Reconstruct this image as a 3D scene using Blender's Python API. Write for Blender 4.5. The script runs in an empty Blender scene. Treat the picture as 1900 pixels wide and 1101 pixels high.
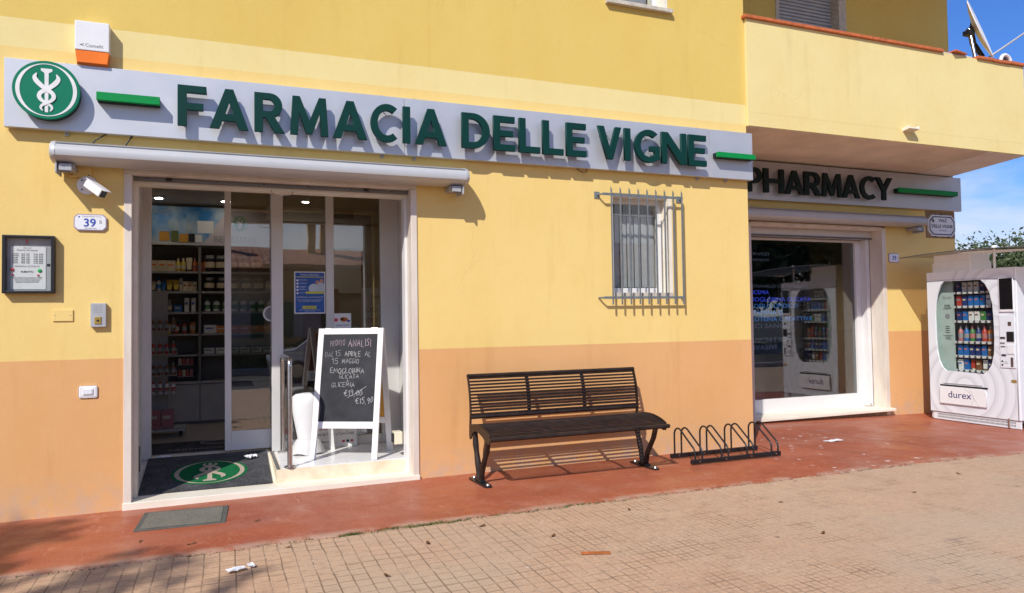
import bpy, bmesh, math, random
from math import radians as R, sin, cos, pi
from mathutils import Vector, Matrix
C = bpy.context.scene.collection
rnd = random.Random(7)
# ---------------------------------------------------------------- camera
sc = bpy.context.scene
W, H, F = 1900, 1101, 1341.0
cd = bpy.data.cameras.new('camera'); cam = bpy.data.objects.new('camera', cd); C.objects.link(cam)
cd.sensor_width = 36; cd.lens = F / W * 36; cd.clip_end = 3000; cd.clip_start = 0.05
yaw, pitch, roll = .3826, .031, -.0145
f = Vector((sin(yaw)*cos(pitch), cos(yaw)*cos(pitch), sin(pitch)))
r0 = Vector((cos(yaw), -sin(yaw), 0)); u0 = r0.cross(f)
r = r0*cos(roll) + u0*sin(roll); u = r.cross(f)
m = Matrix((r, u, -f)).transposed().to_4x4(); m.translation = Vector((-1.573, -6.1, 1.356))
cam.matrix_world = m
sc.camera = cam
# ---------------------------------------------------------------- light
SUN = Vector((-.95, -1.0, 1.25)).normalized()       # towards the sun
elev = math.asin(SUN.z); az = math.atan2(SUN.x, SUN.y)
sd = bpy.data.lights.new('sun', 'SUN'); sd.energy = 4.2; sd.angle = R(.53); sd.color = (1, .955, .88)
so = bpy.data.objects.new('sun', sd); C.objects.link(so); so.rotation_euler = SUN.to_track_quat('Z', 'Y').to_euler(); so.location = SUN*30
wd = bpy.data.worlds.new('World'); sc.world = wd; wd.use_nodes = True
nt = wd.node_tree; nt.nodes.clear()
def N(t, ty, **k):
    n = t.nodes.new(ty)
    for a, b in k.items(): setattr(n, a, b)
    return n
sky = N(nt, 'ShaderNodeTexSky', sky_type='NISHITA', sun_disc=False, sun_elevation=elev, sun_rotation=az, altitude=50, air_density=1.0, dust_density=.6, ozone_density=2.2)
tc = N(nt, 'ShaderNodeTexCoord'); mp = N(nt, 'ShaderNodeMapping'); mp.inputs['Scale'].default_value = (1.2, 1.2, 3.4); mp.inputs['Location'].default_value = (3.1, .4, .2)
no = N(nt, 'ShaderNodeTexNoise'); no.inputs['Scale'].default_value = 1.7; no.inputs['Detail'].default_value = 9; no.inputs['Roughness'].default_value = .56
sep = N(nt, 'ShaderNodeSeparateXYZ'); hr = N(nt, 'ShaderNodeMapRange'); hr.inputs[1].default_value = .02; hr.inputs[2].default_value = .42; hr.inputs[3].default_value = .20; hr.inputs[4].default_value = -.19
ad = N(nt, 'ShaderNodeMath', operation='ADD'); cr = N(nt, 'ShaderNodeMapRange'); cr.inputs[1].default_value = .46; cr.inputs[2].default_value = .70; cr.inputs[4].default_value = .85; cr.interpolation_type = 'SMOOTHSTEP'
mx = N(nt, 'ShaderNodeMix', data_type='RGBA'); mx.inputs[7].default_value = (6.6, 6.7, 6.9, 1)
bl = N(nt, 'ShaderNodeMix', data_type='RGBA', blend_type='MULTIPLY'); bl.inputs[0].default_value = 1; bl.inputs[7].default_value = (.40, .70, 1.24, 1)
bg = N(nt, 'ShaderNodeBackground'); bg.inputs[1].default_value = .118; ow = N(nt, 'ShaderNodeOutputWorld'); L = nt.links.new
L(tc.outputs['Generated'], mp.inputs[0]); L(mp.outputs[0], no.inputs[0]); L(tc.outputs['Generated'], sep.inputs[0]); L(sep.outputs[2], hr.inputs[0])
yr = N(nt, 'ShaderNodeMapRange'); yr.inputs[1].default_value = .25; yr.inputs[2].default_value = -.5; yr.inputs[3].default_value = 0; yr.inputs[4].default_value = .15; L(sep.outputs[1], yr.inputs[0])
a2 = N(nt, 'ShaderNodeMath', operation='ADD'); L(hr.outputs[0], a2.inputs[0]); L(yr.outputs[0], a2.inputs[1]); L(no.outputs[0], ad.inputs[0]); L(a2.outputs[0], ad.inputs[1]); L(ad.outputs[0], cr.inputs[0]); L(cr.outputs[0], mx.inputs[0])
L(sky.outputs[0], bl.inputs[6]); L(bl.outputs[2], mx.inputs[6]); L(mx.outputs[2], bg.inputs[0]); L(bg.outputs[0], ow.inputs[0])
vs = sc.view_settings; vs.view_transform = 'Standard'; vs.look = 'None'; vs.exposure = .13; vs.gamma = 1; vs.use_curve_mapping = False
sc.render.engine = 'CYCLES'; sc.cycles.max_bounces = 10; sc.cycles.transparent_max_bounces = 24; sc.cycles.sample_clamp_indirect = 6
# ---------------------------------------------------------------- materials
MT = {}
def new(name):
    M = bpy.data.materials.new(name); M.use_nodes = True; MT[name] = M; t = M.node_tree
    b = t.nodes['Principled BSDF']; return M, t, b
def c4(c): return (c[0], c[1], c[2], 1)
def mat(name, col, rough=.6, metal=0, var=.06, scale=6, bump=0, bscale=60, spec=.5, col2=None, coat=0, stretch=(1, 1, 1)):
    M, t, b = new(name)
    b.inputs['Roughness'].default_value = rough; b.inputs['Metallic'].default_value = metal
    b.inputs['Specular IOR Level'].default_value = spec; b.inputs['Coat Weight'].default_value = coat
    g = N(t, 'ShaderNodeNewGeometry'); mpn = N(t, 'ShaderNodeMapping'); mpn.inputs['Scale'].default_value = stretch
    t.links.new(g.outputs['Position'], mpn.inputs[0])
    n = N(t, 'ShaderNodeTexNoise'); n.inputs['Scale'].default_value = scale; n.inputs['Detail'].default_value = 6; n.inputs['Roughness'].default_value = .6
    t.links.new(mpn.outputs[0], n.inputs[0])
    x = N(t, 'ShaderNodeMix', data_type='RGBA'); a = col2 or tuple(v*(1-var*2.2) for v in col)
    x.inputs[6].default_value = c4(a); x.inputs[7].default_value = c4([min(1, v*(1+var*.8)) for v in col])
    mr = N(t, 'ShaderNodeMapRange'); mr.inputs[1].default_value = .3; mr.inputs[2].default_value = .7
    t.links.new(n.outputs[0], mr.inputs[0]); t.links.new(mr.outputs[0], x.inputs[0]); t.links.new(x.outputs[2], b.inputs['Base Color'])
    rr = N(t, 'ShaderNodeMapRange'); rr.inputs[3].default_value = max(0, rough-.07); rr.inputs[4].default_value = min(1, rough+.09)
    t.links.new(n.outputs[0], rr.inputs[0]); t.links.new(rr.outputs[0], b.inputs['Roughness'])
    if bump:
        n2 = N(t, 'ShaderNodeTexNoise'); n2.inputs['Scale'].default_value = bscale; n2.inputs['Detail'].default_value = 5
        t.links.new(g.outputs['Position'], n2.inputs[0]); bp = N(t, 'ShaderNodeBump'); bp.inputs['Strength'].default_value = bump; bp.inputs['Distance'].default_value = .01
        t.links.new(n2.outputs[0], bp.inputs['Height']); t.links.new(bp.outputs[0], b.inputs['Normal'])
    return M
class G:                                                 # tiny node helper
    def __init__(s, t): s.t = t; s.g = N(t, 'ShaderNodeNewGeometry'); s.pos = s.g.outputs['Position']
    def _in(s, v, sock):
        if hasattr(v, 'is_output') or isinstance(v, bpy.types.NodeSocket): s.t.links.new(v, sock)
        else: sock.default_value = v
    def noise(s, scale, detail=6, rough=.6, stretch=(1, 1, 1), off=(0, 0, 0), dist=0):
        m_ = N(s.t, 'ShaderNodeMapping'); m_.inputs['Scale'].default_value = stretch; m_.inputs['Location'].default_value = off; s.t.links.new(s.pos, m_.inputs[0])
        n = N(s.t, 'ShaderNodeTexNoise'); n.inputs['Scale'].default_value = scale; n.inputs['Detail'].default_value = detail; n.inputs['Roughness'].default_value = rough; n.inputs['Distortion'].default_value = dist
        s.t.links.new(m_.outputs[0], n.inputs[0]); return n.outputs[0]
    def m(s, op, a, b=0.0, c=0.0):
        n = N(s.t, 'ShaderNodeMath', operation=op); s._in(a, n.inputs[0]); s._in(b, n.inputs[1]); s._in(c, n.inputs[2]); return n.outputs[0]
    def rng(s, v, a, b, c=0.0, d=1.0, smooth=False):
        n = N(s.t, 'ShaderNodeMapRange'); n.interpolation_type = 'SMOOTHSTEP' if smooth else 'LINEAR'
        s._in(v, n.inputs[0]); s._in(a, n.inputs[1]); s._in(b, n.inputs[2]); s._in(c, n.inputs[3]); s._in(d, n.inputs[4]); return n.outputs[0]
    def mix(s, f_, a, b, blend='MIX'):
        n = N(s.t, 'ShaderNodeMix', data_type='RGBA', blend_type=blend)
        s._in(f_, n.inputs[0])
        for v, k in ((a, 6), (b, 7)):
            if isinstance(v, tuple): n.inputs[k].default_value = c4(v)
            else: s.t.links.new(v, n.inputs[k])
        return n.outputs[2]
    def sep(s):
        n = N(s.t, 'ShaderNodeSeparateXYZ'); s.t.links.new(s.pos, n.inputs[0]); return n.outputs
    def bump(s, h, st, dist, b):
        n = N(s.t, 'ShaderNodeBump'); n.inputs['Strength'].default_value = st; n.inputs['Distance'].default_value = dist
        s.t.links.new(h, n.inputs['Height']); s.t.links.new(n.outputs[0], b.inputs['Normal'])
YEL = (.84, .625, .235); MUST = (.745, .545, .15); CREAM = (.83, .69, .32); OCH = (.74, .415, .18)
def plaster(name, zones, grime=True):
    """zones: list of (z_top, colour) from the bottom up: the painted bands of the facade"""
    M, t, b = new(name); g = G(t); x, y, z = g.sep()
    n1 = g.noise(1.1, 5, .55); n2 = g.noise(9, 8, .65); n3 = g.noise(120, 3, .5)
    w = g.m('ADD', z, g.m('MULTIPLY', g.m('SUBTRACT', g.noise(6, 3), .5), .006))
    col = zones[0][1]
    for i in range(1, len(zones)):
        e = zones[i-1][0]; col = g.mix(g.rng(w, e-.001, e+.001), col, zones[i][1])
    if len(zones) == 1: col = g.mix(0.0, col, col)
    rl = g.noise(2.2, 5, .6, (1, 1, .35), (2, 2, 2)); col = g.mix(g.rng(rl, .48, .66, 0.0, .20), col, (.94, .86, .66), 'MULTIPLY'); ds = g.noise(38, 5, .7); col = g.mix(g.rng(ds, .60, .70, 0.0, .22), col, (.72, .64, .48), 'MULTIPLY')
    col = g.mix(g.rng(n1, .32, .68, 0.0, .30), col, (.88, .80, .66), 'MULTIPLY')
    col = g.mix(g.rng(n2, .35, .75, 0.0, .22), col, (.90, .84, .74), 'MULTIPLY')
    if grime:
        st = g.noise(5, 7, .6, (1, 1, .12)); col = g.mix(g.rng(st, .57, .78, 0.0, .26), col, (.60, .52, .40), 'MULTIPLY')
        low = g.m('MULTIPLY', g.rng(z, .30, -.02, 0.0, 1.0), g.rng(n2, .38, .62)); col = g.mix(g.m('MULTIPLY', low, .6), col, (.50, .40, .34))
        cr_ = N(t, 'ShaderNodeTexVoronoi', feature='DISTANCE_TO_EDGE'); cr_.inputs['Scale'].default_value = .55
        dn = N(t, 'ShaderNodeTexNoise'); dn.inputs['Scale'].default_value = 5; dn.inputs['Detail'].default_value = 6; t.links.new(g.pos, dn.inputs[0])
        va = N(t, 'ShaderNodeVectorMath', operation='MULTIPLY_ADD'); t.links.new(dn.outputs[1], va.inputs[0]); va.inputs[1].default_value = (.35, .35, .35); t.links.new(g.pos, va.inputs[2]); t.links.new(va.outputs[0], cr_.inputs[0])
        crk = g.m('MULTIPLY', g.rng(cr_.outputs[0], 0.0, .0035, 1.0, 0.0), g.rng(g.noise(1.3, 2), .55, .62)); col = g.mix(g.m('MULTIPLY', crk, .18), col, (.40, .28, .12))
    t.links.new(col, b.inputs['Base Color']); b.inputs['Roughness'].default_value = .88; b.inputs['Specular IOR Level'].default_value = .25
    h = g.m('ADD', g.m('MULTIPLY', g.noise(26, 6, .6), .8), g.m('MULTIPLY', n3, .35)); g.bump(h, .35, .006, b)
    return M
plaster('wall_paint', [(1.105, OCH), (3.37, YEL), (3.58, CREAM), (9, MUST)])
plaster('wall_paint_wing', [(1.105, OCH), (3.37, YEL), (9, MUST)])
plaster('cream_paint', [(9, CREAM)]); plaster('yellow_cover', [(9, YEL)], False)
mat('soffit', (.84, .74, .60), .9, var=.08, scale=2.5, bump=.15)
mat('marble', (.74, .68, .59), .45, var=.09, scale=4, stretch=(1, 1, .3), col2=(.60, .51, .42))
mat('marble_pale', (.84, .79, .68), .4, var=.06, scale=5, stretch=(.4, 1, 1), col2=(.77, .69, .54))
mat('step_marble', (.80, .72, .55), .45, var=.08, scale=7, col2=(.68, .56, .38))
mat('white_tile', (.80, .79, .77), .25, var=.03, scale=3)
mat('aluminium', (.66, .65, .64), .38, metal=.1, var=.03, scale=3)
mat('alu_white', (.74, .73, .72), .35, var=.03, scale=3)
mat('alu_dark', (.17, .165, .16), .42, metal=.5, var=.05)
mat('steel', (.62, .58, .55), .24, metal=1, var=.05, scale=2, stretch=(1, 1, 12))
mat('panel_silver', (.60, .61, .64), .47, metal=.5, var=.035, scale=2.5)
mat('letter_green', (.002, .040, .033), .55, var=.05, scale=5, spec=.18)
mat('letter_side', (.006, .05, .045), .5); mat('letter_dark', (.006, .018, .018), .55, spec=.2)
mat('bar_green', (.002, .27, .06), .5, spec=.2); mat('emblem_green', (.002, .19, .10), .5, spec=.2); mat('emblem_white', (.78, .78, .76), .45)
mat('white_plastic', (.80, .80, .80), .35, var=.02); mat('cream_plastic', (.72, .67, .50), .45)
mat('white_paint', (.78, .78, .77), .4, var=.03); mat('orange_lens', (.80, .165, .002), .3, spec=.35)
mat('cassette', (.50, .50, .50), .35, var=.02, metal=.1); mat('black_metal', (.012, .012, .013), .38, var=.1)
mat('bench_black', (.028, .016, .011), .45, var=.3, scale=14, spec=.4); mat('grey_paint', (.17, .19, .20), .55, var=.12, scale=25)
mat('black', (.01, .01, .01), .5); mat('black_gloss', (.006, .006, .008), .1)
mat('grey_plastic', (.42, .43, .45), .45); mat('brass', (.62, .42, .10), .3, metal=.6); mat('rubber', (.02, .02, .022), .85)
mat('ink_blue', (.03, .07, .38), .5); mat('ink_black', (.03, .03, .045), .6); mat('ink_grey', (.25, .25, .27), .6); mat('ink_purple', (.05, .03, .14), .5)
mat('enamel', (.80, .81, .84), .2, var=.02); mat('enamel_edge', (.36, .28, .38), .3); mat('navy_edge', (.02, .02, .05), .35)
mat('paper', (.78, .78, .79), .7, var=.04, scale=30); mat('terracotta', (.60, .155, .045), .55, var=.16, scale=14, bump=.1)
mat('mortar', (.66, .60, .52), .9, bump=.6, bscale=60); mat('sill_stone', (.60, .54, .44), .8, var=.14, scale=30, bump=.2)
mat('bare_plaster', (.33, .22, .12), .95, var=.2, scale=20, bump=.5)
mat('red_pin', (.75, .08, .10), .3); mat('green_pin', (.02, .50, .12), .3)
mat('mat_green', (.010, .14, .05), .95, var=.25, scale=80, spec=.1); mat('mat_beige', (.46, .38, .30), .95, var=.2, scale=80, spec=.1)
mat('plank', (.45, .13, .03), .6, var=.2, scale=20); mat('bark', (.10, .07, .045), .9, var=.3, bump=.5, bscale=20)
mat('ochre_board', (.60, .30, .04), .7)
# window glass: thin pane, reflects by Fresnel and lets the rest through
def pane_mat(name, ior, tint=(1, 1, 1)):
    M, t, b = new(name); t.nodes.remove(b); o = t.nodes['Material Output']
    g0 = G(t); dt = N(t, 'ShaderNodeVectorMath', operation='DOT_PRODUCT'); t.links.new(g0.g.outputs['Incoming'], dt.inputs[0]); t.links.new(g0.g.outputs['Normal'], dt.inputs[1])
    fr_ = g0.m('ADD', ior, g0.m('MULTIPLY', 1-ior, g0.m('POWER', g0.m('SUBTRACT', 1.0, g0.m('MINIMUM', g0.m('ABSOLUTE', dt.outputs['Value']), 1.0)), 5.0))); tr = N(t, 'ShaderNodeBsdfTransparent'); tr.inputs[0].default_value = c4(tint)
    gl = N(t, 'ShaderNodeBsdfGlossy'); gl.inputs['Roughness'].default_value = 0.0; gl.inputs[0].default_value = (1, 1, 1, 1)
    g = G(t); bp = N(t, 'ShaderNodeBump'); bp.inputs['Strength'].default_value = .12; bp.inputs['Distance'].default_value = .004
    t.links.new(g.noise(2.2, 1), bp.inputs['Height']); t.links.new(bp.outputs[0], gl.inputs['Normal'])
    ms = N(t, 'ShaderNodeMixShader'); t.links.new(fr_, ms.inputs[0]); t.links.new(tr.outputs[0], ms.inputs[1]); t.links.new(gl.outputs[0], ms.inputs[2]); t.links.new(ms.outputs[0], o.inputs[0])
pane_mat('glass', .145, (.78, .78, .77)); pane_mat('shop_glass', .13, (.66, .68, .69)); pane_mat('small_pane', .05, (.93, .94, .94)); pane_mat('thin_glass', .03, (.96, .97, .96)); pane_mat('smoke_acrylic', .05, (.52, .46, .42))
def emis(name, col, s):
    M, t, b = new(name); b.inputs['Emission Color'].default_value = c4(col); b.inputs['Emission Strength'].default_value = s; b.inputs['Base Color'].default_value = c4([v*.5 for v in col])
emis('lamp_glow', (1, .90, .76), 60); emis('led_blue', (.06, .10, .9), 1.0); emis('led_cyan', (.08, .32, .9), .7); emis('led_dim', (.25, .27, .38), .3)
# mats
def fleck(name, base, fl, sc_, rough=.95, thr=.56):
    M, t, b = new(name); g = G(t); n = g.noise(sc_, 3, .7); col = g.mix(g.rng(n, thr, thr+.1), base, fl); col = g.mix(g.rng(g.noise(7, 5), .4, .7, 0.0, .3), col, fl)
    t.links.new(col, b.inputs['Base Color']); b.inputs['Roughness'].default_value = rough; b.inputs['Specular IOR Level'].default_value = .15; g.bump(n, .8, .006, b)
fleck('mat_black', (.020, .020, .023), (.17, .17, .18), 170, thr=.50); fleck('mat_grey', (.12, .115, .09), (.27, .255, .21), 170, thr=.48); fleck('mat_edge', (.10, .098, .085), (.19, .18, .155), 150)
# walkway: painted red concrete, worn and dusty, with spatters
def walkway():
    M, t, b = new('red_concrete'); g = G(t); x, y, z = g.sep()
    n1 = g.noise(.9, 6, .6); n2 = g.noise(5, 9, .7, dist=.4); n3 = g.noise(70, 4, .7); col = g.mix(g.rng(n1, .3, .7), (.30, .070, .030), (.40, .108, .048))
    col = g.mix(g.rng(n2, .50, .76, 0.0, .4), col, (.52, .24, .16)); col = g.mix(g.rng(n2, .42, .28, 0.0, .5), col, (.26, .07, .035))
    col = g.mix(g.rng(n3, .54, .70, 0.0, .55), col, (.56, .28, .18)); col = g.mix(g.rng(n3, .44, .32, 0.0, .5), col, (.21, .055, .03)); sc1 = g.noise(14, 6, .75, (1, .25, 1), (5, 5, 0), .6); col = g.mix(g.rng(sc1, .62, .70, 0.0, .5), col, (.60, .36, .27)); sc2 = g.noise(2.6, 8, .72, off=(8, 1, 0)); col = g.mix(g.rng(sc2, .56, .66, 0.0, .35), col, (.22, .065, .04))
    dust = g.rng(g.noise(1.6, 4, .5, (.6, 1.4, 1), (3, 1, 0)), .50, .72, 0.0, .20); col = g.mix(dust, col, (.50, .28, .20))
    # bird lime in the area right of the rack
    v = N(t, 'ShaderNodeTexVoronoi'); v.inputs['Scale'].default_value = 11; v.inputs['Randomness'].default_value = 1
    ms_ = N(t, 'ShaderNodeMapping'); ms_.inputs['Scale'].default_value = (1, 1, 0.01); t.links.new(g.pos, ms_.inputs[0]); t.links.new(ms_.outputs[0], v.inputs[0])
    rr = N(t, 'ShaderNodeSeparateColor'); t.links.new(v.outputs['Color'], rr.inputs[0])
    rad = g.m('MULTIPLY', g.rng(rr.outputs[0], .4, 1.0, .02, .30), g.rng(n3, .35, .6, .5, 1.2)); spot = g.m('LESS_THAN', v.outputs['Distance'], rad)
    area = g.m('MULTIPLY', g.rng(x, 3.0, 3.6), g.rng(x, 5.6, 4.6)); area = g.m('MULTIPLY', area, g.rng(rr.outputs[1], .35, .36)); col = g.mix(g.m('MULTIPLY', spot, g.m('MULTIPLY', area, .85)), col, (.72, .62, .56))
    edge = g.rng(y, -1.26, -1.33, 0.0, .6); col = g.mix(g.m('MULTIPLY', edge, g.rng(n2, .4, .55)), col, (.46, .34, .25))
    t.links.new(col, b.inputs['Base Color']); t.links.new(g.rng(g.noise(2.3, 5, .6), .35, .65, .34, .66), b.inputs['Roughness']); b.inputs['Specular IOR Level'].default_value = .45
    g.bump(g.m('ADD', g.m('MULTIPLY', n3, .35), g.m('MULTIPLY', n2, .8)), .3, .006, b)
walkway()
def paving():
    M, t, b = new('paving_tiles'); g = G(t); x, y, z = g.sep()
    dn = N(t, 'ShaderNodeTexNoise'); dn.inputs['Scale'].default_value = 2.2; dn.inputs['Detail'].default_value = 4; t.links.new(g.pos, dn.inputs[0])
    sp = N(t, 'ShaderNodeSeparateXYZ'); t.links.new(dn.outputs[1], sp.inputs[0])
    wob = g.m('MULTIPLY', g.m('SUBTRACT', sp.outputs[0], .5), .035); wob2 = g.m('MULTIPLY', g.m('SUBTRACT', sp.outputs[1], .5), .035)
    X = g.m('ADD', x, wob); Y0 = g.m('ADD', g.m('ADD', y, wob2), 1.36); wc = N(t, 'ShaderNodeTexWhiteNoise', noise_dimensions='1D'); t.links.new(g.m('FLOOR', g.m('DIVIDE', X, .0835)), wc.inputs['W']); Y = g.m('ADD', Y0, g.m('MULTIPLY', wc.outputs[0], .022))
    def groove(v, step, w):                                # 1 in the groove
        a = g.m('FRACT', g.m('ADD', g.m('DIVIDE', v, step), 1000.0)); d = g.m('MULTIPLY', g.m('MINIMUM', a, g.m('SUBTRACT', 1.0, a)), step); return g.rng(d, w*.35, w, 1.0, 0.0, True)
    gx = groove(X, .0835, .0058); gy = groove(Y, .0910, .0062); MX = groove(X, .501, .0060); MY = groove(Y0, .546, .0060)
    worn = g.noise(1.1, 6, .6); wear = g.m('MULTIPLY', g.m('MULTIPLY', g.rng(worn, .34, .62, .72, 1.0), g.rng(g.noise(9, 4), .34, .54, .45, 1.0)), g.rng(x, -.8, 3.5, .92, .95)); hx = g.m('MULTIPLY', groove(X, .04175, .0042), g.rng(x, -.6, .8, 0.0, .65)); hy = g.m('MULTIPLY', groove(Y, .0455, .0042), g.rng(x, -.6, .8, .15, .6)); fine = g.m('MAXIMUM', g.m('MAXIMUM', gx, g.m('MULTIPLY', gy, .85)), g.m('MAXIMUM', hx, hy))
    gr = g.m('MAXIMUM', g.m('MULTIPLY', fine, wear), g.m('MAXIMUM', g.m('MULTIPLY', MX, g.rng(x, -.5, 3, .8, .55)), g.m('MULTIPLY', MY, .5)))
    n2 = g.noise(14, 8, .7); n3 = g.noise(160, 3, .6)
    wn = N(t, 'ShaderNodeTexWhiteNoise', noise_dimensions='2D'); cx = N(t, 'ShaderNodeCombineXYZ')
    t.links.new(g.m('FLOOR', g.m('DIVIDE', X, .501)), cx.inputs[0]); t.links.new(g.m('FLOOR', g.m('DIVIDE', Y, .501)), cx.inputs[1]); t.links.new(cx.outputs[0], wn.inputs[0])
    col = g.mix(wn.outputs[0], (.48, .295, .185), (.515, .33, .21)); col = g.mix(g.rng(worn, .42, .66, 0.0, .5), col, (.48, .355, .235))
    col = g.mix(g.rng(n2, .5, .72, 0.0, .5), col, (.60, .42, .26)); col = g.mix(g.rng(n2, .46, .3, 0.0, .6), col, (.30, .19, .115))
    col = g.mix(g.rng(n3, .55, .68, 0.0, .4), col, (.66, .49, .32)); col = g.mix(g.rng(n3, .45, .33, 0.0, .45), col, (.26, .16, .10)); n4 = g.noise(55, 4, .7, off=(3, 3, 0)); col = g.mix(g.rng(n4, .58, .66, 0.0, .55), col, (.27, .18, .12)); col = g.mix(g.rng(n4, .40, .32, 0.0, .4), col, (.64, .47, .31))
    big = g.noise(.45, 5, .55, off=(4, 2, 0)); col = g.mix(g.rng(big, .52, .68, 0.0, .5), col, (.44, .36, .26))
    stn = g.noise(3.2, 4, .5, off=(9, 1, 0)); col = g.mix(g.rng(stn, .68, .74, 0.0, .45), col, (.27, .20, .15))
    mot = g.noise(40, 4, .6, off=(1, 7, 0)); gcol = g.mix(g.rng(g.m('ADD', g.noise(3, 4), g.rng(x, -.5, 3.0, -.04, .10)), .42, .58), (.15, .095, .06), (.55, .41, .30)); gcol = g.mix(g.m('MULTIPLY', g.rng(mot, .35, .6), g.rng(x, -.5, 3.0, .9, .35)), gcol, (.17, .11, .065))
    col = g.mix(gr, col, gcol)
    for sc_, cc, lo, o_ in ((7.0, (.72, .66, .60), .80, 3.0), (5.0, (.16, .115, .085), .82, 7.0)):
        v = N(t, 'ShaderNodeTexVoronoi'); v.inputs['Scale'].default_value = sc_; mm = N(t, 'ShaderNodeMapping'); mm.inputs['Scale'].default_value = (1, 1.3, .01); mm.inputs['Location'].default_value = (o_, o_, 0); t.links.new(g.pos, mm.inputs[0]); t.links.new(mm.outputs[0], v.inputs[0])
        q_ = N(t, 'ShaderNodeSeparateColor'); t.links.new(v.outputs['Color'], q_.inputs[0]); rad = g.m('MULTIPLY', g.rng(q_.outputs[0], lo, 1.0, 0.0, .13), g.rng(n3, .35, .65, .4, 1.3)); col = g.mix(g.m('MULTIPLY', g.m('LESS_THAN', v.outputs['Distance'], rad), .75), col, cc)
    t.links.new(col, b.inputs['Base Color']); b.inputs['Roughness'].default_value = .82; b.inputs['Specular IOR Level'].default_value = .3
    hgt = g.m('ADD', g.m('SUBTRACT', 1.0, gr), g.m('MULTIPLY', g.m('ADD', n2, g.m('MULTIPLY', n3, .5)), .35)); g.bump(hgt, .5, .005, b)
paving()
mat('asphalt', (.055, .054, .053), .9, var=.15, scale=30, bump=.4, bscale=120); mat('kerb', (.38, .36, .33), .85, var=.1, bump=.2)
def leafmat(name, a, b_):
    M, t, b = new(name); g = G(t); t.links.new(g.mix(g.rng(g.noise(3.5, 4), .35, .65), a, b_), b.inputs['Base Color']); b.inputs['Roughness'].default_value = .6; b.inputs['Transmission Weight'].default_value = 0
leafmat('leaves_dark', (.030, .055, .016), (.085, .105, .030)); leafmat('leaves_green', (.035, .085, .02), (.09, .15, .035)); leafmat('weed', (.10, .14, .03), (.20, .18, .05))
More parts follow.
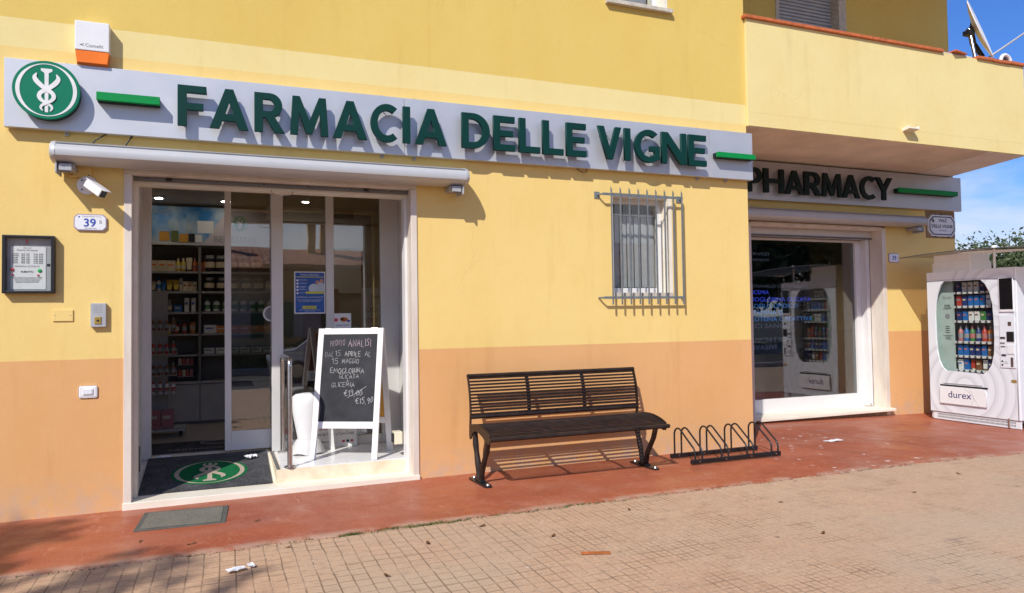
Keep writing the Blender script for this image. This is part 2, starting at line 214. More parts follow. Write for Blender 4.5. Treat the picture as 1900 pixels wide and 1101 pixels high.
# ---------------------------------------------------------------- mesh helpers
def wpos(o):
    p = Vector((0, 0, 0))
    while o: p += o.location; o = o.parent
    return p
class MB:
    def __init__(s): s.bm = bmesh.new()
    def add(s, vs_, fs):
        v = [s.bm.verts.new(p) for p in vs_]
        for q in fs:
            try: s.bm.faces.new([v[i] for i in q])
            except ValueError: pass
        return v
    def box(s, x0, x1, y0, y1, z0, z1, bev=0, seg=2, M=None):
        b = bmesh.new(); bmesh.ops.create_cube(b, size=1)
        for v in b.verts: v.co = Vector(((x0+x1)/2+v.co.x*(x1-x0), (y0+y1)/2+v.co.y*(y1-y0), (z0+z1)/2+v.co.z*(z1-z0)))
        if bev: bmesh.ops.bevel(b, geom=b.edges[:], offset=bev, segments=seg, affect='EDGES', profile=.5)
        return s.merge(b, M)
    def merge(s, b, M=None):
        if M is not None: b.transform(M)
        me = bpy.data.meshes.new('t'); b.to_mesh(me); b.free(); s.bm.from_mesh(me); bpy.data.meshes.remove(me); return s
    def cyl(s, p0, p1, r0_, r1_=None, seg=16, cap=True, bev=0):
        p0 = Vector(p0); p1 = Vector(p1); r1_ = r0_ if r1_ is None else r1_; d = p1-p0
        b = bmesh.new(); bmesh.ops.create_cone(b, cap_ends=cap, segments=seg, radius1=r0_, radius2=r1_, depth=d.length)
        if bev: bmesh.ops.bevel(b, geom=[e for e in b.edges if len([fc for fc in e.link_faces if len(fc.verts) > 4]) == 1], offset=bev, segments=2, affect='EDGES')
        M = Matrix.Translation((p0+p1)/2) @ d.to_track_quat('Z', 'Y').to_matrix().to_4x4(); return s.merge(b, M)
    def tube(s, pts, rad, seg=8, closed=False):
        pts = [Vector(p) for p in pts]; n = len(pts); rings = []; up = None
        for i, p in enumerate(pts):
            a = pts[(i-1) % n] if (i or closed) else pts[0]; c = pts[(i+1) % n] if (i < n-1 or closed) else pts[-1]
            t_ = (c-a).normalized()
            if up is None: up = t_.orthogonal().normalized()
            up = (up - t_*up.dot(t_)); up = up.normalized() if up.length > 1e-6 else t_.orthogonal().normalized()
            sd_ = t_.cross(up); rr = rad[i] if isinstance(rad, (list, tuple)) else rad
            rings.append([s.bm.verts.new(p+(up*cos(2*pi*k/seg)+sd_*sin(2*pi*k/seg))*rr) for k in range(seg)])
        for i in range(n if closed else n-1):
            A, B = rings[i], rings[(i+1) % n]
            for k in range(seg): s.bm.faces.new((A[k], A[(k+1) % seg], B[(k+1) % seg], B[k]))
        if not closed: s.bm.faces.new(rings[0][::-1]); s.bm.faces.new(rings[-1])
        return s
    def lathe(s, prof, seg=32, c=(0, 0, 0), squash=1, wave=None):
        rings = []
        for i, (rr, z) in enumerate(prof):
            rings.append([s.bm.verts.new((c[0]+rr*cos(2*pi*k/seg), c[1]+rr*squash*sin(2*pi*k/seg), c[2]+z+(wave(2*pi*k/seg, i) if wave else 0))) for k in range(seg)])
        for A, B in zip(rings, rings[1:]):
            for k in range(seg): s.bm.faces.new((A[k], A[(k+1) % seg], B[(k+1) % seg], B[k]))
        if prof[0][0] > 1e-4: s.bm.faces.new(rings[0][::-1])
        if prof[-1][0] > 1e-4: s.bm.faces.new(rings[-1])
        return s
    def prism(s, poly, y0, y1, axis='y', M=None):
        """poly in (x,z) for axis y; (y,z) for axis x; (x,y) for axis z"""
        b = bmesh.new(); fn = {'y': lambda a, c, h: (a, h, c), 'x': lambda a, c, h: (h, a, c), 'z': lambda a, c, h: (a, c, h)}[axis]
        A = [b.verts.new(fn(a, c, y0)) for a, c in poly]; B = [b.verts.new(fn(a, c, y1)) for a, c in poly]; n = len(poly)
        b.faces.new(A); b.faces.new(B[::-1])
        for k in range(n): b.faces.new((A[k], B[k], B[(k+1) % n], A[(k+1) % n]))
        bmesh.ops.recalc_face_normals(b, faces=b.faces[:]); return s.merge(b, M)
    def build(s, name, m_, parent=None, smooth=False, local=False):
        bmesh.ops.recalc_face_normals(s.bm, faces=s.bm.faces[:])
        if parent is not None and not local: s.bm.transform(Matrix.Translation(-wpos(parent)))
        me = bpy.data.meshes.new(name); s.bm.to_mesh(me); s.bm.free(); return link(name, me, m_, parent, smooth)
def link(name, me, m_, parent=None, smooth=False):
    me.materials.clear(); me.materials.append(MT[m_] if isinstance(m_, str) else m_)
    if smooth:
        for p in me.polygons: p.use_smooth = True
        try: me.set_sharp_from_angle(angle=R(38))
        except Exception: pass
    o = bpy.data.objects.new(name, me); C.objects.link(o)
    if parent is not None: o.parent = parent
    return o
def tag(o, label=None, cat=None, group=None, kind=None):
    if label: o['label'] = label
    if cat: o['category'] = cat
    if group: o['group'] = group
    if kind: o['kind'] = kind
    return o
def thing(name, label, cat, loc=(0, 0, 0), rot=(0, 0, 0), group=None):
    o = bpy.data.objects.new(name, None); C.objects.link(o); o.location = loc; o.rotation_euler = rot; o.empty_display_size = .1; return tag(o, label, cat, group)
def bx(name, m_, parent, x0, x1, y0, y1, z0, z1, bev=0, local=False, M=None): return MB().box(x0, x1, y0, y1, z0, z1, bev, 2, M).build(name, m_, parent, local=local)
def curve_mesh(splines, extrude=0.0, bevel=0.0, closed=True):
    cu = bpy.data.curves.new('c', 'CURVE'); cu.dimensions = '2D'; cu.fill_mode = 'BOTH'; cu.extrude = extrude; cu.bevel_depth = bevel
    for pts in splines:
        sp = cu.splines.new('POLY'); sp.points.add(len(pts)-1); sp.use_cyclic_u = True
        for q, p in zip(sp.points, pts): q.co = (p[0], p[1], 0, 1)
    return to_mesh(cu)
def to_mesh(cu):
    o = bpy.data.objects.new('c', cu); C.objects.link(o); dg = bpy.context.evaluated_depsgraph_get(); dg.update()
    me = bpy.data.meshes.new_from_object(o.evaluated_get(dg)); bpy.data.objects.remove(o); bpy.data.curves.remove(cu); return me
FACE = {'front': Matrix.Rotation(R(90), 4, 'X'), 'left': Matrix.Rotation(R(-90), 4, 'Z') @ Matrix.Rotation(R(90), 4, 'X'), 'up': Matrix.Identity(4)}
def place_mesh(me, face, loc, parent, local=False):
    M = (FACE[face] if isinstance(face, str) else face); p = Vector(loc)
    if parent is not None and not local: p = p - wpos(parent)
    me.transform(Matrix.Translation(p) @ M); return me
def txt(s, size, loc, m_, parent, face='front', ext=.0006, align='CENTER', width=None, bold=0.0, name='lettering', shear=0, local=False, spacing=1.0, tilt=0.0, line=1.0):
    cu = bpy.data.curves.new('t', 'FONT'); cu.body = s; cu.size = size; cu.align_x = align; cu.extrude = ext; cu.offset = bold; cu.shear = shear; cu.resolution_u = 3; cu.space_character = spacing; cu.space_line = line
    me = to_mesh(cu)
    if width and len(me.vertices):
        xs = [v.co.x for v in me.vertices]; w_ = max(xs)-min(xs); k = width/w_; me.transform(Matrix.Diagonal((k, 1, 1, 1)))
    if tilt: me.transform(Matrix.Rotation(tilt, 4, 'Z'))
    return link(name, place_mesh(me, face, loc, parent, local), m_, parent)
def holes_wall(mb, x0, x1, z0, z1, y0, y1, holes):
    xs = sorted({x0, x1, *[v for h in holes for v in h[:2]]}); zs = sorted({z0, z1, *[v for h in holes for v in h[2:]]})
    def solid(i, j):
        if i < 0 or j < 0 or i >= len(xs)-1 or j >= len(zs)-1: return False
        cx, cz = (xs[i]+xs[i+1])/2, (zs[j]+zs[j+1])/2; return not any(h[0] < cx < h[1] and h[2] < cz < h[3] for h in holes)
    V = {}
    def v(i, j, y):
        k = (i, j, y)
        if k not in V: V[k] = mb.bm.verts.new((xs[i], y, zs[j]))
        return V[k]
    for i in range(len(xs)-1):
        for j in range(len(zs)-1):
            if not solid(i, j): continue
            for y in (y0, y1): mb.bm.faces.new((v(i, j, y), v(i+1, j, y), v(i+1, j+1, y), v(i, j+1, y)))
            for (a, b_, s_) in (((i, j), (i+1, j), (i, j-1)), ((i, j+1), (i+1, j+1), (i, j+1)), ((i, j), (i, j+1), (i-1, j)), ((i+1, j), (i+1, j+1), (i+1, j))):
                if not solid(*s_): mb.bm.faces.new((v(*a, y0), v(*b_, y0), v(*b_, y1), v(*a, y1)))
    return mb
def lerp_tab(tab, x):
    if x <= tab[0][0]: return tab[0][1]
    for (a, b), (c, d) in zip(tab, tab[1:]):
        if x <= c: return b+(d-b)*(x-a)/(c-a)
    return tab[-1][1]
GZ = [(-3.5, -.022), (-2, -.02), (.4, -.002), (4.4, -.002), (8.4, -.083), (14, -.16)]
gz = lambda x: lerp_tab(GZ, x)
# ---------------------------------------------------------------- ground
def sheet(name, xs, ys, zf, m_):
    mb = MB(); V = [[mb.bm.verts.new((x, y, zf(x, y))) for y in ys] for x in xs]
    for i in range(len(xs)-1):
        for j in range(len(ys)-1): mb.bm.faces.new((V[i][j], V[i+1][j], V[i+1][j+1], V[i][j+1]))
    o = mb.build(name, m_); tag(o, kind='structure'); return o
xs = [-60, -20, -8]+[-6+.1*i for i in range(166)]+[12, 14, 20, 60]
tag(bx('ground', 'asphalt', None, -900, 900, -900, 900, -1.2, -.42), kind='structure')
tag(bx('far_pavement', 'kerb', None, -60, 120, -26, -17.4, -.45, -.24), kind='structure')
sheet('paving', xs, [-7.5, -5, -3, -1.6, -1.335, -1.0], lambda x, y: gz(x)-.006, 'paving_tiles')
tag(bx('kerb_stone', 'kerb', None, -60, 60, -7.7, -7.5, -.6, -.03, .02), kind='structure')
def edge_y(x): return -1.345+.010*sin(x*9.1)+.008*sin(x*23.7+1)+.006*sin(x*51)
mb = MB(); rows = []
for x in xs:
    ey = edge_y(x) - (.05*(x-4)/4 if x > 4 else 0)
    rows.append([mb.bm.verts.new((x, yy, gz(x)+zz)) for yy, zz in ((ey, -.02), (ey+.004, .006), (ey+.03, .008), (-.6, .004), (.0, 0), (1.35, 0), (3.2, 0))])
for A, B in zip(rows, rows[1:]):
    for k in range(len(A)-1):
        if k == 5 and A[0].co.x < 8.3: continue
        if k == 4 and A[0].co.x < 3.3: continue
        mb.bm.faces.new((A[k], B[k], B[k+1], A[k+1]))
tag(mb.build('walkway', 'red_concrete'), kind='structure')
sheet('side_ground', [8.4, 14, 40, 300], [1.35, 6, 30, 300], lambda x, y: -.12 if x > 9 else -.09, 'paving_tiles')
# ---------------------------------------------------------------- main building
bld = thing('pharmacy_building', 'yellow two-storey corner building with ochre base and street balcony', 'building', (0, 0, 0))
mb = MB(); holes_wall(mb, -7, 3.575, -.2, 8, 0, .36, [(-2.2495, -.0005, .0, 2.5475), (1.925, 2.62, 1.555, 2.565), (1.925, 2.62, 4.415, 5.9)])
mb.build('facade_wall', 'wall_paint', bld)
mb = MB(); holes_wall(mb, 3.577, 8.44, -.3, 8, 1.3, 1.66, [(4.64, 7.045, .02, 2.60), (5.2, 6.42, 3.5, 6.0)]); mb.build('side_wing_wall', 'wall_paint_wing', bld)
bx('return_wall', 'wall_paint', bld, 3.215, 3.5745, .3605, 4, -.2, 8); bx('end_wall', 'wall_paint_wing', bld, 8.08, 8.4395, 1.6605, 9, -.3, 8)
bx('far_wall', 'cream_paint', bld, -7, -6.7, .3605, 9, -.2, 8); bx('roof', 'terracotta', bld, -7.2, 8.6, .02, 9, 8.0, 8.2)
# door surround: front strips, the reveal lining and the lintel
st = bx('door_surround', 'marble', bld, -2.25, -2.197, -.012, .20, -.02, 2.49, .003); st['label'] = 'left marble jamb of the entrance'
bx('door_surround', 'marble', bld, -.053, 0, -.012, .20, -.02, 2.49, .003)
bx('door_surround', 'marble', bld, -2.25, 0, -.012, .20, 2.4915, 2.548, .003)
bx('shutter_rail', 'alu_dark', bld, -2.196, -.054, .075, .12, 2.462, 2.490)
bx('shutter_lintel', 'marble_pale', bld, -2.196, -.054, .13, .24, 2.435, 2.4905)
bx('shutter_guide', 'marble_pale', bld, -2.196, -2.172, .13, .235, .035, 2.434); bx('shutter_guide', 'alu_white', bld, -.078, -.054, .13, .235, .035, 2.434)
for x in (-1.95, -.42): MB().box(x-.022, x+.022, .062, .082, 2.463, 2.489).build('rail_fastener', 'black', bld)
for x in (-2.1, -1.6, -1.25, -.9, -.55, -.2): MB().cyl((x, .076, 2.478), (x, .070, 2.478), .005, seg=8).build('rail_screw', 'black', bld)
mb = MB(); mb.tube([(-1.19, .12, 2.44), (-1.185, .10, 2.415), (-1.15, .095, 2.405), (-1.06, .095, 2.405), (-1.025, .10, 2.415), (-1.02, .12, 2.44)], .0035); mb.build('pull_handle', 'steel', bld, True)
# recess box
bx('recess_ceiling', 'soffit', bld, -2.36, .30, .3605, 1.25, 2.75, 2.785); bx('recess_side_panel', 'aluminium', bld, -2.34, -2.22, .3605, 1.12, .0, 2.7485)
bx('recess_side_panel', 'aluminium', bld, .0905, .2, .3605, 1.12, .0, 2.7485)
mb = MB()
for k in range(9): mb.box(-2.2185, -2.212, .42, .80, .12+.024*k, .132+.024*k)
mb.build('louvre', 'alu_dark', bld)
bx('threshold', 'marble_pale', bld, -2.255, .004, -.022, .19, -.06, .032, .004)
# ramp and platform
mb = MB(); mb.prism([(.19, .028), (1.0, .142), (1.30, .152), (1.30, -.1), (.19, -.1)], -2.22, -1.155, 'x'); mb.build('ramp', 'marble_pale', bld)
bx('platform', 'step_marble', bld, -1.154, .09, .185, 1.30, -.1, .140, .003); bx('platform_tiling', 'white_tile', bld, -1.115, .09, .197, 1.30, .1405, .148, .001)
mb = MB(); mb.box(-1.151, -1.125, .20, 1.05, .1405, .1475); mb.build('platform_trim', 'alu_dark', bld)
# glazed shopfront at y 1.12
FY = 1.12
mb = MB(); 
for a, b_ in ((-2.30, -2.155), (-1.135, -1.03), (-.09, .09)): mb.box(a, b_, FY-.03 if a < -1.5 or a > -.5 else FY-.07, FY+.05, .150, 2.75, .004)
mb.box(-2.2995, .0895, FY-.028, FY+.048, 2.69, 2.7495, .003); mb.box(-1.0295, -.0905, FY-.02, FY+.04, .150, .235, .003); mb.box(-.625, -.55, FY-.015, FY+.035, .236, 2.6895, .003)
mb.build('shopfront_frame', 'aluminium', bld)
bx('fixed_pane', 'glass', bld, -1.0298, -.6255, FY+.008, FY+.014, .2365, 2.6895); bx('fixed_pane', 'glass', bld, -.5495, -.0908, FY+.008, FY+.014, .2365, 2.6895)
slide = MB()
slide.box(-1.545, -1.487, FY+.055, FY+.095, .168, 2.70, .003); slide.box(-1.4865, -1.04, FY+.056, FY+.094, .168, .345, .003); slide.box(-1.105, -1.04, FY+.055, FY+.095, .346, 2.70, .003); slide.box(-1.4865, -1.1055, FY+.056, FY+.094, 2.65, 2.70, .003)
sl = slide.build('sliding_door', 'aluminium', bld); bx('door_pane', 'glass', sl, -1.4865, -1.1055, FY+.072, FY+.078, .3455, 2.6495)
mb = MB(); mb.cyl((-1.13, FY+.071, 1.44), (-1.13, FY+.068, 1.44), .075, seg=32); e_ = mb.build('door_decal', 'emblem_white', sl); mb = MB(); mb.cyl((-1.13, FY+.0675, 1.44), (-1.13, FY+.0665, 1.44), .06, seg=32); mb.build('decal_centre', 'ink_grey', e_)
# interior shell
room = thing('shop_interior', 'dim pharmacy interior with pale ceiling and tiled floor behind the glass', 'room', (-1.2, 2.4, .15))
mat('room_wall', (.50, .44, .37), .8); mat('room_ceiling', (.60, .55, .48), .8); mat('room_floor', (.50, .42, .33), .3, var=.05, scale=2); mat('room_grey', (.38, .37, .36), .5)
bx('floor', 'room_floor', room, -3.2, 3.2, 1.301, 4.9, .05, .150); bx('ceiling', 'room_ceiling', room, -3.2, 3.2, 1.26, 4.9, 2.80, 2.95); bx('back_wall', 'room_wall', room, -3.2, 3.2, 4.901, 5.0, .05, 2.95)
bx('side_wall', 'room_wall', room, -3.3, -3.201, 1.2, 5, .05, 2.95); bx('side_wall', 'room_wall', room, 3.2005, 3.2145, 1.2, 5, .05, 2.95)
bx('front_lining', 'room_wall', room, -3.2, -2.341, 1.13, 1.2595, .05, 2.95); bx('front_lining', 'room_wall', room, .201, 3.2, .3605, .45, .05, 2.95); bx('front_lining', 'room_wall', room, -2.34, .2, 1.2505, 1.2595, 2.7505, 2.7995)
bx('beam', 'room_ceiling', room, -1.05, 1.6, 3.3, 3.5, 2.62, 2.7995)
for i, (x, y) in enumerate(((-2.235, 3.02), (-1.53, 3.06), (-.634, 2.82), (-.50, 4.45), (.15, 4.45))):
    t = thing('downlight', ['lit round ceiling downlight nearest the left door frame', 'small lit downlight partly hidden by the sliding door stile', 'lit downlight high above the blue poster', 'lit downlight seen through the pane above the blue poster near the chimneys', 'lit downlight right of the middle glass mullion'][i], 'ceiling light', (x, y, 2.795), group='downlights in the shop ceiling')
    mb = MB(); mb.cyl((x, y, 2.792), (x, y, 2.80), .065, seg=24); mb.build('lamp_ring', 'white_plastic', t); mb = MB(); mb.cyl((x, y, 2.788), (x, y, 2.7915), .036, seg=24); mb.build('lamp_lens', 'lamp_glow', t)
v = thing('ceiling_vent', 'square slotted air vent on the ceiling beam inside', 'vent', (-.1, 3.29, 2.72)); bx('vent_frame', 'room_grey', v, -.30, .02, 3.28, 3.2995, 2.66, 2.78)
mb = MB()
for k in range(10): mb.box(-.285+.03*k, -.268+.03*k, 3.274, 3.2795, 2.675, 2.765)
mb.build('vent_slot', 'black', v)
# wing shop room
room2 = thing('corner_room', 'dark room behind the corner shop window', 'room', (5.8, 2.3, 0))
mat('room_dark', (.36, .35, .34), .8)
bx('floor', 'room_dark', room2, 3.6, 8.07, 1.6615, 4.6, -.1, .04); bx('ceiling', 'room_dark', room2, 3.6, 8.07, 1.6615, 4.6, 2.7, 2.8); bx('back_wall', 'room_dark', room2, 3.6, 8.07, 4.601, 4.7, -.1, 2.8)
bx('counter', 'room_grey', room2, 4.9, 6.0, 2.6, 3.1, .041, .95)
# corner window surround and frame
bx('window_surround', 'marble', bld, 6.965, 7.035, 1.285, 1.50, -.045, 2.545, .003); bx('window_surround', 'marble', bld, 4.64, 4.70, 1.285, 1.50, .01, 2.545, .003)
bx('window_surround', 'marble', bld, 4.7005, 6.9645, 1.285, 1.45, 2.515, 2.560, .003)
bx('window_ledge', 'marble_pale', bld, 4.60, 7.06, 1.215, 1.66, .012, .050, .004); bx('under_sill', 'bare_plaster', bld, 4.62, 7.0, 1.290, 1.2995, -.08, .0115)
bx('shutter_box', 'aluminium', bld, 4.701, 6.9645, 1.47, 1.53, 2.40, 2.5145); bx('shutter_rail', 'alu_dark', bld, 4.701, 6.9645, 1.455, 1.469, 2.40, 2.425)
mb = MB(); mb.box(6.90, 6.9645, 1.505, 1.655, .0505, 2.3995, .002); mb.box(6.80, 6.8995, 1.60, 1.68, .0505, 2.3995, .002); mb.box(4.73, 6.7995, 1.605, 1.675, .0505, .235, .002); mb.box(4.6415, 4.7295, 1.56, 1.68, .0505, 2.3995, .002); mb.box(4.73, 6.7995, 1.605, 1.675, 2.37, 2.3995, .002)
mb.build('shop_window_frame', 'alu_white', bld); bx('shop_window_pane', 'shop_glass', bld, 4.7298, 6.7998, 1.635, 1.645, .2352, 2.3698)
mb = MB(); mb.box(6.84, 6.95, 1.50, 1.56, .051, .066, .002); mb.cyl((6.90, 1.49, .06), (6.90, 1.49, .10), .008); mb.build('frame_latch', 'steel', bld)
# ---- small windows of the facade
mat('blind_grey', (.46, .47, .47), .8)
def small_window(z0, z1, blinds):
    y = .13
    w = bx('window_lining', 'marble_pale', bld, 1.926, 1.944, -.004, .30, z0+.0405, z1-.001); w['label'] = 'pale stone lining of the small window'
    bx('window_lining', 'marble_pale', bld, 2.585, 2.619, -.004, .30, z0+.0405, z1-.001); bx('window_lining', 'marble_pale', bld, 1.9445, 2.5845, .03, .30, z1-.03, z1-.001)
    bx('window_ledge', 'sill_stone', bld, 1.905 if not blinds else 1.926, 2.66 if not blinds else 2.619, -.05 if not blinds else -.006, .30, z0+.001, z0+.040, .003)
    mb = MB(); a, b_, c, d = 1.9445, 2.5845, z0+.041, z1-.031
    mb.box(a, a+.045, y, y+.05, c, d, .003); mb.box(b_-.045, b_, y, y+.05, c, d, .003); mb.box(a+.0455, b_-.0455, y+.001, y+.049, c, c+.05, .003); mb.box(a+.0455, b_-.0455, y+.001, y+.049, d-.05, d, .003)
    fr = mb.build('window_frame', 'alu_white', bld); bx('pane', 'small_pane', fr, a+.0455, b_-.0455, y+.022, y+.028, c+.0505, d-.0505)
    bx('window_backing', 'room_dark', bld, a-.01, b_+.01, .345, .359, c, d)
    if blinds:
        for k in range(7):
            x = a+.045+k*.082; M = Matrix.Translation((x+.03, y+.085, 0)) @ Matrix.Rotation(R(9), 4, 'Z'); MB().box(-.0395, .0395, -.001, .001, c+.06, d-.16, M=M).build('blind_slat', 'blind_grey', bld)
        bx('blind_rail', 'alu_white', bld, a+.01, b_-.01, y+.07, y+.10, d-.155, d-.14)
small_window(1.555, 2.565, True); small_window(4.415, 5.9, False)
# ---- string-course edge (the slab strip stands 3 mm proud)
# ---- balcony
bal = MB(); P0, P1 = (3.580, -.035), (8.0, -.035); Q0, Q1 = (3.580, 1.2985), (8.385, 1.2985)
bal.prism([P0, P1, Q1, Q0], 3.357, 3.50, 'z'); bal.prism([P0, P1, (7.97, .085), (3.58, .085)], 3.501, 4.498, 'z'); bal.prism([(7.88, .0855), (7.9705, .0855), (8.385, 1.2985), (8.27, 1.2985)], 3.501, 4.498, 'z')
bal.build('balcony', 'cream_paint', bld)
mb = MB(); mb.prism([(3.60, -.02), (7.985, -.02), (8.365, 1.296), (3.60, 1.296)], 3.350, 3.3565, 'z'); mb.build('balcony_soffit', 'soffit', bld)
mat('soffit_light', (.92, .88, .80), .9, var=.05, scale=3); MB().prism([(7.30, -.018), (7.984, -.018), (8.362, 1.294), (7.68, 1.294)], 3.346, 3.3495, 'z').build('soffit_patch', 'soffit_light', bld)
x = 3.545; i = 0
while x < 7.99:                                         # terracotta coping, one part of many tiles, some broken away
    broken = x > 6.44 and x < 7.0
    if not broken:
        t_ = .0 if x < 6.3 else rnd.uniform(-.012, .012)
        cop = MB()
        M = Matrix.Translation((x+.148, .02, 4.517+t_*.6)) @ Matrix.Rotation(t_*1.6, 4, 'Y') @ Matrix.Rotation(t_*1.5, 4, 'Z'); cop.box(-.1475, .1475, -.085, .085, -.017, .017, .004, M=M); i += 1; cop.build('coping_tile', 'terracotta', bld)
    x += .298
x = .12
while x < 1.3:
    MB().box(7.88+.31*x-.02, 8.03+.31*x, x, x+.145, 4.50, 4.534, .004).build('coping_tile', 'terracotta', bld); x += .149
MB().box(6.44, 7.05, -.032, .082, 4.4985, 4.517, .004).build('coping_mortar', 'mortar', bld)
MB().box(-.12, .12, -.06, .06, -.008, .008, .003, M=Matrix.Translation((6.80, -.02, 4.529)) @ Matrix.Rotation(R(2), 4, 'Y') @ Matrix.Rotation(R(8), 4, 'Z')).build('loose_tile', 'terracotta', bld)
up = MB(); up.prism([(3.58, -.035), (8.0, -.035), (8.385, 1.2985), (3.58, 1.2985)], 6.45, 6.62, 'z'); up.prism([(3.58, -.035), (8.0, -.035), (7.97, .085), (3.58, .085)], 6.621, 7.6, 'z'); up.build('added_shade_balcony', 'cream_paint', bld)  # unseen second balcony, added and sized to shade the wing's upper wall
# roller shutter of the balcony door
mb = MB()
for k in range(52): mb.prism([(1.435, 3.52+k*.048), (1.418, 3.53+k*.048), (1.418, 3.558+k*.048), (1.435, 3.566+k*.048)], 5.262, 6.285, 'x')
mb.build('roller_shutter', 'grey_plastic', bld)
mb = MB(); mb.box(5.2015, 5.259, 1.29, 1.50, 3.5, 5.999, .002); mb.box(6.288, 6.4185, 1.28, 1.50, 3.5, 5.999, .002); mb.build('balcony_door_jamb', 'sill_stone', bld); bx('shutter_backing', 'room_dark', bld, 5.26, 6.287, 1.44, 1.46, 3.5, 5.999)
# water spout
sp = thing('water_spout', 'small pale tile spout at the foot of the balcony parapet', 'spout', (5.90, -.04, 3.49)); M = Matrix.Translation((5.90, -.075, 3.495)) @ Matrix.Rotation(R(-10), 4, 'X')
mb = MB(); mb.box(-.085, .085, -.055, .05, -.008, .008, .002, M=M); mb.box(-.085, -.07, -.055, .05, .0085, .03, .002, M=M); mb.box(.07, .085, -.055, .05, .0085, .03, .002, M=M); mb.build('spout_tray', 'marble_pale', sp)
# bare plaster patch over the street plaque
MB().box(7.845, 8.438, 1.2935, 1.2995, 2.44, 2.826).build('bare_patch', 'bare_plaster', bld)
# ---------------------------------------------------------------- sign lettering
def arc(cx, cy, rx, ry, a0, a1, n=14): return [(cx+rx*cos(R(a0+(a1-a0)*k/n)), cy+ry*sin(R(a0+(a1-a0)*k/n))) for k in range(n+1)]
s_ = .19
GL = {
 'F': [[(0, 0), (s_, 0), (s_, .40), (.56, .40), (.56, .565), (s_, .565), (s_, .83), (.64, .83), (.63, 1), (0, 1)]],
 'A': [[(0, 0), (.205, 0), (.275, .20), (.605, .20), (.675, 0), (.88, 0), (.53, 1), (.35, 1)], [(.335, .36), (.44, .70), (.545, .36)]],
 'R': [[(0, 0), (s_, 0), (s_, .37), (.27, .37), (.47, 0), (.70, 0), (.46, .41)]+arc(.36, .69, .29, .31, -62, 90)+[(0, 1)], [(s_, .53), (s_, .845)]+arc(.34, .6875, .13, .157, 90, -90)],
 'M': [[(0, 0), (.175, 0), (.205, .62), (.40, .04), (.54, .04), (.745, .62), (.775, 0), (.95, 0), (.89, 1), (.72, 1), (.475, .36), (.23, 1), (.06, 1)]],
 'C': [arc(.5, .5, .5, .52, 52, 308, 26)+arc(.5, .5, .30, .345, 306, 54, 24)],
 'I': [[(0, 0), (s_, 0), (s_, 1), (0, 1)]],
 'D': [[(0, 0), (.3, 0)]+arc(.32, .5, .5, .5, -90, 90, 18)+[(0, 1)], [(s_, .16), (s_, .84)]+arc(.30, .5, .32, .34, 90, -90, 16)],
 'E': [[(0, 0), (.66, 0), (.66, .17), (s_, .17), (s_, .42), (.60, .42), (.60, .58), (s_, .58), (s_, .83), (.65, .83), (.65, 1), (0, 1)]],
 'L': [[(0, 0), (.64, 0), (.64, .17), (s_, .17), (s_, 1), (0, 1)]],
 'V': [[(.32, 0), (.51, 0), (.82, 1), (.62, 1), (.415, .29), (.20, 1), (0, 1)]],
 'G': [arc(.5, .5, .5, .52, 50, 300, 24)+[(.90, .10), (.90, .50), (.55, .50), (.55, .35), (.72, .35), (.72, .21)]+arc(.5, .5, .30, .345, 296, 54, 22)],
 'N': [[(0, 0), (.18, 0), (.18, .66), (.70, 0), (.92, 0), (.92, 1), (.74, 1), (.74, .36), (.22, 1), (0, 1)]],
 'P': [[(0, 0), (s_, 0), (s_, .36), (.34, .36)]+arc(.36, .68, .30, .32, -90, 90)+[(0, 1)], [(s_, .52), (s_, .845)]+arc(.34, .6825, .14, .162, 90, -90)],
 'H': [[(0, 0), (s_, 0), (s_, .42), (.62, .42), (.62, 0), (.81, 0), (.81, 1), (.62, 1), (.62, .58), (s_, .58), (s_, 1), (0, 1)]],
 'Y': [[(.33, 0), (.52, 0), (.52, .42), (.85, 1), (.63, 1), (.425, .60), (.22, 1), (0, 1), (.33, .42)]],
}
def glyph(ch, x0, x1, z0, h, y, depth, parent, m_):
    pts = GL[ch]; wid = max(p[0] for q in pts for p in q); lo = min(p[0] for q in pts for p in q); kx = (x1-x0)/(wid-lo)
    me = curve_mesh([[((p[0]-lo)*kx, p[1]*h) for p in q] for q in pts], depth/2-.002, .002)
    o = link('letter', place_mesh(me, 'front', (x0, y, z0), parent), m_, parent)
    # stand-off pins behind the letter
    mb = MB(); ys_ = y+depth/2
    for fx, fz in ((.12, .86), (.12, .12)) if ch not in 'ACGVYM' else ((.5, .86), (.25, .2)):
        if ch in 'CG': fx, fz = .5, (.93 if fz > .5 else .07)
        if ch == 'V' and fz < .5: fx = .5
        if ch == 'Y' and fz < .5: fx = .5
        if ch == 'M' and fz > .5: fx = .13
        px, pz = x0+fx*(x1-x0), z0+fz*h; mb.cyl((px, ys_, pz), (px, ys_+.055, pz), .004, seg=8)
    mb.build('stand_off', 'steel', o)
    return o
sign = thing('pharmacy_sign', 'long silver fascia sign with raised green letters FARMACIA DELLE VIGNE', 'sign', (.3, -.035, 2.77))
for a, b_ in ((-2.997, -.116), (-.112, 3.046), (3.050, 3.592)): bx('sign_panel', 'panel_silver', sign, a, b_, -.07, -.012, 2.770, 3.262, .002)
WORDS = [('F', -1.875, -1.674), ('A', -1.65, -1.376), ('R', -1.328, -1.107), ('M', -1.059, -.766), ('A', -.726, -.452), ('C', -.418, -.20), ('I', -.146, -.087), ('A', -.04, .232),
 ('D', .375, .63), ('E', .67, .872), ('L', .915, 1.117), ('L', 1.147, 1.352), ('E', 1.387, 1.590), ('V', 1.718, 1.965), ('I', 2.005, 2.066), ('G', 2.117, 2.395), ('N', 2.423, 2.705), ('E', 2.734, 2.945)]
for ch, a, b_ in WORDS: glyph(ch, a, b_, 2.856, .306, -.140, .034, sign, 'letter_green')
